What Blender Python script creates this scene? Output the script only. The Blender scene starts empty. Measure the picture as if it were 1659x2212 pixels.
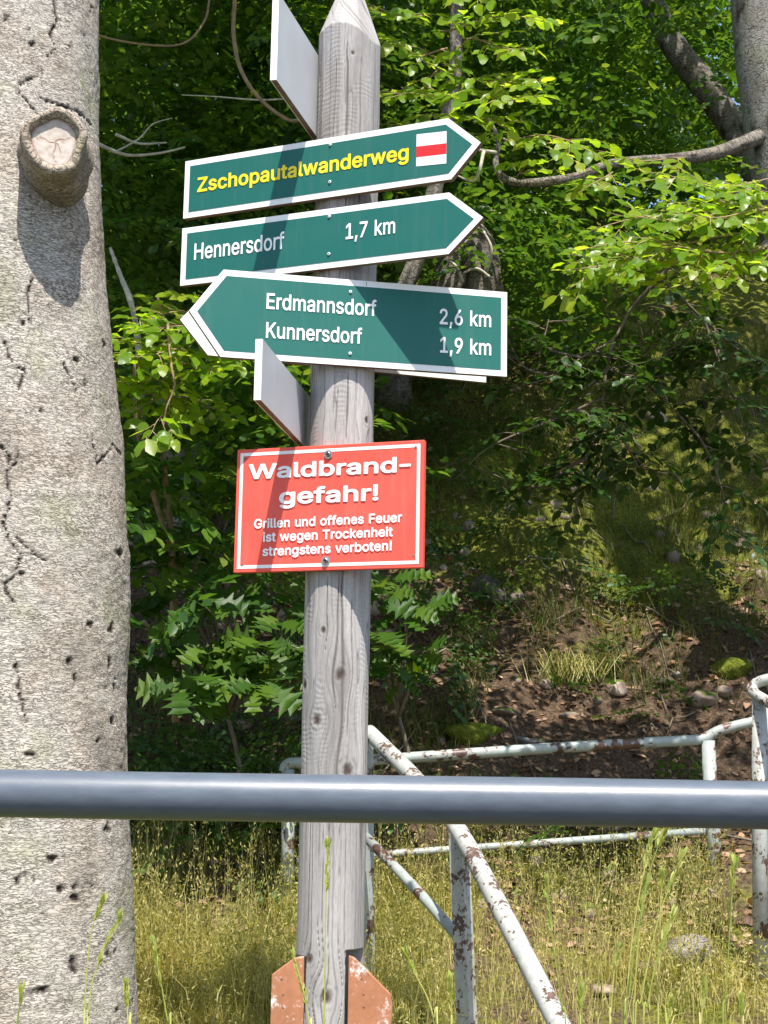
import bpy, math, random, json
import numpy as np

# ------------------------------------------------------------------ camera, sky, sun, exposure
scene = bpy.context.scene
COL = scene.collection
FOV_V = math.radians(36.0)
PITCH, ROLL, EYE = math.radians(9.5), math.radians(1.0), 1.5
SUN_EL, SUN_AZ = math.radians(62.0), math.radians(11.0)      # sun stands behind the camera, a little to its right

cam_data = bpy.data.cameras.new('camera')
cam_data.sensor_fit = 'VERTICAL'
cam_data.sensor_height = 24.0
cam_data.lens = 12.0 / math.tan(FOV_V / 2)
cam_data.clip_start, cam_data.clip_end = 0.05, 500.0
cam = bpy.data.objects.new('camera', cam_data)
COL.objects.link(cam)
from mathutils import Matrix, Vector
cam.matrix_world = (Matrix.Translation((0, 0, EYE)) @ Matrix.Rotation(math.pi / 2 + PITCH, 4, 'X')
                    @ Matrix.Rotation(ROLL, 4, 'Z'))
scene.camera = cam

world = bpy.data.worlds.new('World')
scene.world = world
world.use_nodes = True
wn, wl = world.node_tree.nodes, world.node_tree.links
sky = wn.new('ShaderNodeTexSky')
sky.sky_type = 'NISHITA'
sky.sun_disc = False
sky.sun_elevation = SUN_EL
sky.sun_rotation = math.pi - SUN_AZ
bg = wn['Background']
wl.new(sky.outputs[0], bg.inputs[0])
bg.inputs[1].default_value = 0.14

sun_data = bpy.data.lights.new('sun', 'SUN')
sun_data.energy = 5.0
sun_data.angle = math.radians(0.5)
sun_data.color = (1.0, 0.95, 0.87)
sun = bpy.data.objects.new('sun', sun_data)
COL.objects.link(sun)
to_sun = Vector((math.cos(SUN_EL) * math.sin(SUN_AZ), -math.cos(SUN_EL) * math.cos(SUN_AZ), math.sin(SUN_EL)))
sun.rotation_euler = to_sun.to_track_quat('Z', 'Y').to_euler()
sun.location = to_sun * 20

scene.view_settings.view_transform = 'Standard'
scene.view_settings.look = 'None'
scene.view_settings.exposure = 0.85
scene.view_settings.gamma = 1.0
scene.view_settings.use_curve_mapping = False
scene.render.engine = 'CYCLES'
scene.cycles.max_bounces = 6
scene.cycles.transparent_max_bounces = 4

random.seed(7)
RNG = np.random.default_rng(7)

# ------------------------------------------------------------------ survey helpers
W, H, F = 1659.0, 2212.0, 1106.0 / math.tan(FOV_V / 2)

def ray(x, y):
    v = np.array([x - W / 2, -(y - H / 2), -F]) / F
    c, s = math.cos(ROLL), math.sin(ROLL)
    v = np.array([c * v[0] - s * v[1], s * v[0] + c * v[1], v[2]])
    a = math.pi / 2 + PITCH
    c, s = math.cos(a), math.sin(a)
    return np.array([v[0], c * v[1] - s * v[2], s * v[1] + c * v[2]])

def P(x, y, Y):
    """the place seen at x, y of the photo and standing Y metres away"""
    r = ray(x, y)
    return np.array([0, 0, EYE]) + r * (Y / r[1])

def hash2(ix, iy, seed):
    n = (ix.astype(np.int64) * 374761393 + iy.astype(np.int64) * 668265263 + seed * 974634777) & 0x7fffffff
    n = ((n ^ (n >> 13)) * 1274126177) & 0x7fffffff
    n = (n ^ (n >> 16)) & 0xffff
    return n / 65535.0

def vnoise(x, y, seed=0):
    x, y = np.broadcast_arrays(np.asarray(x, float), np.asarray(y, float))
    ix, iy = np.floor(x), np.floor(y)
    fx, fy = x - ix, y - iy
    fx = fx * fx * (3 - 2 * fx)
    fy = fy * fy * (3 - 2 * fy)
    a, b = hash2(ix, iy, seed), hash2(ix + 1, iy, seed)
    c, d = hash2(ix, iy + 1, seed), hash2(ix + 1, iy + 1, seed)
    return (a + (b - a) * fx) * (1 - fy) + (c + (d - c) * fx) * fy

def fbm(x, y, seed=0, octs=4):
    s, a, t = 0, 0.5, 0
    for k in range(octs):
        s = s + a * vnoise(np.asarray(x) * 2 ** k, np.asarray(y) * 2 ** k, seed + 17 * k)
        t += a
        a *= 0.5
    return s / t

# ------------------------------------------------------------------ object helpers
def tag(o, label=None, cat=None, group=None, kind=None):
    if label: o['label'] = label
    if cat: o['category'] = cat
    if group: o['group'] = group
    if kind: o['kind'] = kind
    return o

def thing(name, loc, label, cat, group=None):
    o = bpy.data.objects.new(name, None)
    o.empty_display_size = 0.1
    COL.objects.link(o)
    o.location = Vector([float(v) for v in loc])
    return tag(o, label, cat, group)

def link(name, me, parent=None):
    o = bpy.data.objects.new(name, me)
    COL.objects.link(o)
    if parent is not None:
        o.parent = parent
        g = parent
        off = Vector((0, 0, 0))
        while g is not None:
            off += g.location
            g = g.parent
        o.location = -off          # meshes are built in world coordinates
    return o

def mesh_np(name, V, Fa, mat, parent=None, smooth=False, attrs=None):
    """V (n,3); Fa an (m,k) array or a list of such arrays"""
    V = np.ascontiguousarray(V, dtype=np.float32)
    Fs = Fa if isinstance(Fa, list) else [Fa]
    Fs = [np.asarray(f, dtype=np.int32) for f in Fs if len(f)]
    me = bpy.data.meshes.new(name)
    me.vertices.add(len(V))
    me.vertices.foreach_set('co', V.ravel())
    nl = sum(f.size for f in Fs)
    npoly = sum(len(f) for f in Fs)
    me.loops.add(nl)
    me.loops.foreach_set('vertex_index', np.concatenate([f.ravel() for f in Fs]))
    me.polygons.add(npoly)
    starts, off = [], 0
    for f in Fs:
        starts.append(off + np.arange(len(f)) * f.shape[1])
        off += f.size
    me.polygons.foreach_set('loop_start', np.concatenate(starts).astype(np.int32))
    if smooth:
        me.polygons.foreach_set('use_smooth', np.ones(npoly, dtype=bool))
    me.update(calc_edges=True)
    for k, a in (attrs or {}).items():
        a = np.asarray(a, dtype=np.float32)
        if a.ndim == 1:
            at = me.attributes.new(k, 'FLOAT', 'POINT')
            at.data.foreach_set('value', a)
        else:
            at = me.attributes.new(k, 'FLOAT_VECTOR', 'POINT')
            at.data.foreach_set('vector', a.ravel())
    if mat is not None:
        me.materials.append(mat)
    return link(name, me, parent)

def mesh_py(name, verts, faces, mat, parent=None, smooth=False):
    me = bpy.data.meshes.new(name)
    me.from_pydata([tuple(float(c) for c in v) for v in verts], [], faces)
    me.update()
    if smooth:
        me.polygons.foreach_set('use_smooth', np.ones(len(me.polygons), dtype=bool))
    if mat is not None:
        me.materials.append(mat)
    return link(name, me, parent)

def bevel(o, w, seg=2):
    m = o.modifiers.new('bevel', 'BEVEL')
    m.width, m.segments, m.limit_method = w, seg, 'ANGLE'
    return o

def frames(pts):
    pts = np.asarray(pts, float)
    T = np.gradient(pts, axis=0)
    T /= np.linalg.norm(T, axis=1)[:, None] + 1e-12
    ref = np.array([0, 0, 1.0]) if abs(T[0][2]) < 0.9 else np.array([0, -1.0, 0])
    N = np.zeros_like(T)
    n = ref - T[0] * (ref @ T[0])
    n /= np.linalg.norm(n)
    for i in range(len(T)):
        n = n - T[i] * (n @ T[i])
        n /= np.linalg.norm(n) + 1e-12
        N[i] = n
    return T, N, np.cross(T, N)

def tube_arrays(pts, r, seg=10, cap=True, base=0):
    pts = np.asarray(pts, float)
    r = np.broadcast_to(np.asarray(r, float), (len(pts),))
    T, N, B = frames(pts)
    a = np.linspace(0, 2 * math.pi, seg, endpoint=False)
    V = (pts[:, None] + r[:, None, None] * (np.cos(a)[None, :, None] * N[:, None] + np.sin(a)[None, :, None] * B[:, None])).reshape(-1, 3)
    i = np.arange(len(pts) - 1)[:, None] * seg
    j = np.arange(seg)[None]
    k = (j + 1) % seg
    Q = np.stack([i + j, i + k, i + seg + k, i + seg + j], -1).reshape(-1, 4)
    tris = []
    if cap:
        V = np.vstack([V, pts[0], pts[-1]])
        n = len(pts) * seg
        for q in range(seg):
            tris.append((n, (q + 1) % seg, q))
            tris.append((n + 1, n - seg + q, n - seg + (q + 1) % seg))
    return V, Q + base, (np.array(tris, int).reshape(-1, 3) + base)

def tubes(name, paths, mat, parent=None, seg=8, cap=True, attrs=None):
    """several (pts, radius) tubes joined as ONE object"""
    Vs, Qs, Ts, b = [], [], [], 0
    for pts, r in paths:
        V, Q, T = tube_arrays(pts, r, seg, cap, b)
        Vs.append(V); Qs.append(Q); Ts.append(T)
        b += len(V)
    return mesh_np(name, np.vstack(Vs), [np.vstack(Qs), np.vstack(Ts)], mat, parent, True)

def smooth_path(pts, n=40):
    """Catmull-Rom through pts"""
    p = np.asarray(pts, float)
    p = np.vstack([2 * p[0] - p[1], p, 2 * p[-1] - p[-2]])
    out = []
    m = len(p) - 3
    for t in np.linspace(0, m - 1e-6, n):
        i = int(t); f = t - i
        a, b, c, d = p[i:i + 4]
        out.append(0.5 * ((2 * b) + (c - a) * f + (2 * a - 5 * b + 4 * c - d) * f * f + (3 * b - a - 3 * c + d) * f ** 3))
    return np.array(out)

def lathe(name, profile, mat, origin, axis, parent=None, seg=20):
    """profile (r, h) turned round axis"""
    axis = np.asarray(axis, float) / np.linalg.norm(axis)
    ref = np.array([0, 0, 1.0]) if abs(axis[2]) < 0.9 else np.array([1.0, 0, 0])
    n = ref - axis * (ref @ axis); n /= np.linalg.norm(n)
    b = np.cross(axis, n)
    V, Fc = [], []
    for r, h in profile:
        for k in range(seg):
            a = 2 * math.pi * k / seg
            V.append(np.asarray(origin) + axis * h + r * (math.cos(a) * n + math.sin(a) * b))
    for i in range(len(profile) - 1):
        for k in range(seg):
            Fc.append((i * seg + k, i * seg + (k + 1) % seg, (i + 1) * seg + (k + 1) % seg, (i + 1) * seg + k))
    Fc.append(tuple(range(seg))[::-1])
    Fc.append(tuple(range((len(profile) - 1) * seg, len(profile) * seg)))
    return mesh_py(name, V, Fc, mat, parent, False)

# ------------------------------------------------------------------ materials
def new_mat(name):
    m = bpy.data.materials.new(name)
    m.use_nodes = True
    return m, m.node_tree.nodes, m.node_tree.links, m.node_tree.nodes['Principled BSDF']

def N_(nodes, t, **kw):
    n = nodes.new('ShaderNode' + t)
    for k, v in kw.items():
        setattr(n, k, v)
    return n

def ramp(nodes, stops, interp='LINEAR'):
    r = nodes.new('ShaderNodeValToRGB')
    r.color_ramp.interpolation = interp
    e = r.color_ramp.elements
    while len(e) > 1:
        e.remove(e[-1])
    for i, (p, c) in enumerate(stops):
        el = e[0] if i == 0 else e.new(p)
        el.position = p
        el.color = (*c, 1) if len(c) == 3 else c
    return r

def noise(nodes, links, scale, detail=4, rough=0.55, vec=None, dist=0.0):
    n = nodes.new('ShaderNodeTexNoise')
    n.inputs['Scale'].default_value = scale
    n.inputs['Detail'].default_value = detail
    n.inputs['Roughness'].default_value = rough
    n.inputs['Distortion'].default_value = dist
    if vec is not None:
        links.new(vec, n.inputs['Vector'])
    return n

def bump(nodes, links, height, bsdf, strength=0.3, dist=0.002):
    b = nodes.new('ShaderNodeBump')
    b.inputs['Strength'].default_value = strength
    b.inputs['Distance'].default_value = dist
    links.new(height, b.inputs['Height'])
    links.new(b.outputs[0], bsdf.inputs['Normal'])
    return b

def mixc(nodes, links, fac, a, b, mode='MIX'):
    m = nodes.new('ShaderNodeMix')
    m.data_type = 'RGBA'
    m.blend_type = mode
    for sock, v in ((m.inputs[0], fac), (m.inputs[6], a), (m.inputs[7], b)):
        if isinstance(v, bpy.types.NodeSocket):
            links.new(v, sock)
        elif isinstance(v, (int, float)):
            sock.default_value = v
        else:
            sock.default_value = (*v, 1)
    return m.outputs[2]

def plain(name, col, rough=0.5, metal=0.0, var=0.12, scale=30, bump_s=0.08, bdist=0.001, spec=0.5):
    m, n, l, b = new_mat(name)
    tc = N_(n, 'TexCoord')
    ns = noise(n, l, scale, 5, 0.6, tc.outputs['Object'])
    r = ramp(n, [(0.3, [c * (1 - var) for c in col]), (0.7, [min(1, c * (1 + var)) for c in col])])
    l.new(ns.outputs[0], r.inputs[0])
    l.new(r.outputs[0], b.inputs['Base Color'])
    b.inputs['Roughness'].default_value = rough
    b.inputs['Metallic'].default_value = metal
    b.inputs['Specular IOR Level'].default_value = spec
    if bump_s:
        bump(n, l, ns.outputs[0], b, bump_s, bdist)
    return m

def dirty_paint(name, col, dirt=(0.25, 0.2, 0.14), amount=0.25, rough=0.4):
    """sign paint: faint grime, specks and streaks"""
    m, n, l, b = new_mat(name)
    tc = N_(n, 'TexCoord')
    big = noise(n, l, 9, 5, 0.65, tc.outputs['Object'])
    sm = noise(n, l, 160, 2, 0.5, tc.outputs['Object'])
    r1 = ramp(n, [(0.45, (0, 0, 0)), (0.8, (amount, amount, amount))])
    l.new(big.outputs[0], r1.inputs[0])
    r2 = ramp(n, [(0.70, (0, 0, 0)), (0.78, (0.5, 0.5, 0.5))])
    l.new(sm.outputs[0], r2.inputs[0])
    c1 = mixc(n, l, r1.outputs[0], col, [0.6 * c + 0.4 * d for c, d in zip(col, dirt)])
    c2 = mixc(n, l, r2.outputs[0], c1, [0.5 * c + 0.5 * d for c, d in zip(col, dirt)])
    mp = N_(n, 'Mapping'); mp.inputs['Scale'].default_value = (1, 1, 0.06)
    l.new(tc.outputs['Object'], mp.inputs['Vector'])
    stn = noise(n, l, 70, 4, 0.6, mp.outputs[0])
    r3 = ramp(n, [(0.52, (0, 0, 0)), (0.72, (amount * 1.5,) * 3)])
    l.new(stn.outputs[0], r3.inputs[0])
    c2 = mixc(n, l, r3.outputs[0], c2, [0.65 * c + 0.35 * d for c, d in zip(col, dirt)])
    l.new(c2, b.inputs['Base Color'])
    b.inputs['Specular IOR Level'].default_value = 0.35
    rr = N_(n, 'MapRange')
    rr.inputs['To Min'].default_value = rough - 0.08
    rr.inputs['To Max'].default_value = rough + 0.15
    l.new(big.outputs[0], rr.inputs['Value'])
    l.new(rr.outputs[0], b.inputs['Roughness'])
    bump(n, l, big.outputs[0], b, 0.05, 0.002)
    return m

def chipped_paint(name, paint, under, edge=0.56, scale=22, rough=0.45, stretch=(1, 1, 1)):
    m, n, l, b = new_mat(name)
    tc = N_(n, 'TexCoord')
    mp = N_(n, 'Mapping')
    mp.inputs['Scale'].default_value = stretch
    l.new(tc.outputs['Object'], mp.inputs['Vector'])
    ns = noise(n, l, scale, 6, 0.62, mp.outputs[0])
    big = noise(n, l, scale * 0.22, 3, 0.5, mp.outputs[0])
    ad = N_(n, 'Math', operation='MULTIPLY_ADD')
    ad.inputs[1].default_value = 0.55
    l.new(big.outputs[0], ad.inputs[0])
    ml = N_(n, 'Math', operation='MULTIPLY')
    ml.inputs[1].default_value = 0.5
    l.new(ns.outputs[0], ml.inputs[0])
    l.new(ml.outputs[0], ad.inputs[2])
    mask = ramp(n, [(edge, (0, 0, 0)), (edge + 0.012, (1, 1, 1))])
    l.new(ad.outputs[0], mask.inputs[0])
    fine = noise(n, l, 60, 4, 0.6, tc.outputs['Object'])
    pc = ramp(n, [(0.3, [c * 0.8 for c in paint]), (0.65, paint)])
    l.new(fine.outputs[0], pc.inputs[0])
    uc = ramp(n, [(0.3, [c * 0.5 for c in under]), (0.7, [min(1, c * 1.6) for c in under])])
    l.new(fine.outputs[0], uc.inputs[0])
    halo = ramp(n, [(edge - 0.05, (0, 0, 0)), (edge, (0.55, 0.55, 0.55))])
    l.new(ad.outputs[0], halo.inputs[0])
    st = noise(n, l, 14, 4, 0.6, tc.outputs['Object'])
    gr = ramp(n, [(0.45, (0, 0, 0)), (0.7, (0.5, 0.5, 0.5))])
    l.new(st.outputs[0], gr.inputs[0])
    p1 = mixc(n, l, gr.outputs[0], pc.outputs[0], [c * 0.55 for c in paint])
    p2 = mixc(n, l, halo.outputs[0], p1, [0.55 * c + 0.45 * min(1, d * 2.2) for c, d in zip(paint, under)])
    c = mixc(n, l, mask.outputs[0], p2, uc.outputs[0])
    l.new(c, b.inputs['Base Color'])
    b.inputs['Roughness'].default_value = rough
    inv = N_(n, 'Math', operation='SUBTRACT')
    inv.inputs[0].default_value = 1.0
    l.new(mask.outputs[0], inv.inputs[1])
    h = N_(n, 'Math', operation='MULTIPLY_ADD')
    h.inputs[1].default_value = 0.15
    l.new(fine.outputs[0], h.inputs[0])
    l.new(inv.outputs[0], h.inputs[2])
    bump(n, l, h.outputs[0], b, 0.5, 0.0012)
    return m

def leaf_mat(name, stops, trans=0.45, rough=0.42, tstops=None, spec=0.4):
    m, n, l, b = new_mat(name)
    at = N_(n, 'Attribute', attribute_name='tint')
    oi = N_(n, 'ObjectInfo')
    ad = N_(n, 'Math', operation='ADD')
    l.new(at.outputs['Fac'], ad.inputs[0])
    l.new(oi.outputs['Random'], ad.inputs[1])
    fr = N_(n, 'Math', operation='FRACT')
    l.new(ad.outputs[0], fr.inputs[0])
    r = ramp(n, stops)
    l.new(fr.outputs[0], r.inputs[0])
    tc = N_(n, 'TexCoord')
    ns = noise(n, l, 45, 3, 0.5, tc.outputs['Object'])
    sh = ramp(n, [(0.3, (0.75, 0.75, 0.75)), (0.7, (1.15, 1.15, 1.15))])
    l.new(ns.outputs[0], sh.inputs[0])
    c = mixc(n, l, 1.0, r.outputs[0], sh.outputs[0], 'MULTIPLY')
    l.new(c, b.inputs['Base Color'])
    b.inputs['Roughness'].default_value = rough
    b.inputs['Specular IOR Level'].default_value = spec
    if trans > 0:
        t = N_(n, 'BsdfTranslucent')
        r2 = ramp(n, tstops or [(p, (min(1, q[0] * 2.2), min(1, q[1] * 2.0), q[2] * 0.9)) for p, q in stops])
        l.new(fr.outputs[0], r2.inputs[0])
        l.new(r2.outputs[0], t.inputs[0])
        mx = N_(n, 'MixShader')
        mx.inputs[0].default_value = trans
        l.new(b.outputs[0], mx.inputs[1])
        l.new(t.outputs[0], mx.inputs[2])
        l.new(mx.outputs[0], n['Material Output'].inputs[0])
    return m

M = {}
M['white'] = dirty_paint('white_sign_paint', (0.80, 0.80, 0.78), amount=0.25, rough=0.35)
M['green'] = dirty_paint('green_sign_paint', (0.005, 0.110, 0.090), (0.09, 0.17, 0.14), 0.28, 0.5)
M['red'] = dirty_paint('red_sign_paint', (0.74, 0.085, 0.058), (0.6, 0.28, 0.23), 0.3, 0.45)
M['marker_red'] = dirty_paint('red_marker_paint', (0.62, 0.02, 0.02), (0.4, 0.1, 0.1), 0.1, 0.40)
M['yellow'] = plain('yellow_lettering', (0.85, 0.66, 0.01), 0.45, var=0.06, bump_s=0)
M['white_letter'] = plain('white_lettering', (0.82, 0.82, 0.80), 0.45, var=0.05, bump_s=0)
M['core'] = plain('board_edge', (0.17, 0.105, 0.07), 0.8, var=0.4, scale=60, bump_s=0.3)
M['plate'] = plain('grey_board_back', (0.47, 0.48, 0.50), 0.45, var=0.05, scale=14, bump_s=0.05)
M['steel'] = plain('screw_steel', (0.42, 0.41, 0.40), 0.28, metal=1.0, var=0.3, scale=300, bump_s=0.2)
M['hole'] = plain('screw_recess', (0.03, 0.03, 0.03), 0.7, bump_s=0)
M['orange'] = chipped_paint('orange_board_paint', (0.40, 0.165, 0.080), (0.62, 0.58, 0.54), 0.625, 95, 0.65)
M['rail_white'] = chipped_paint('flaking_white_paint', (0.35, 0.39, 0.365), (0.085, 0.045, 0.032), 0.565, 26, 0.45)
M['rail_white2'] = chipped_paint('flaking_white_paint_worn', (0.43, 0.44, 0.41), (0.10, 0.06, 0.045), 0.57, 95, 0.55)
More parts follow.
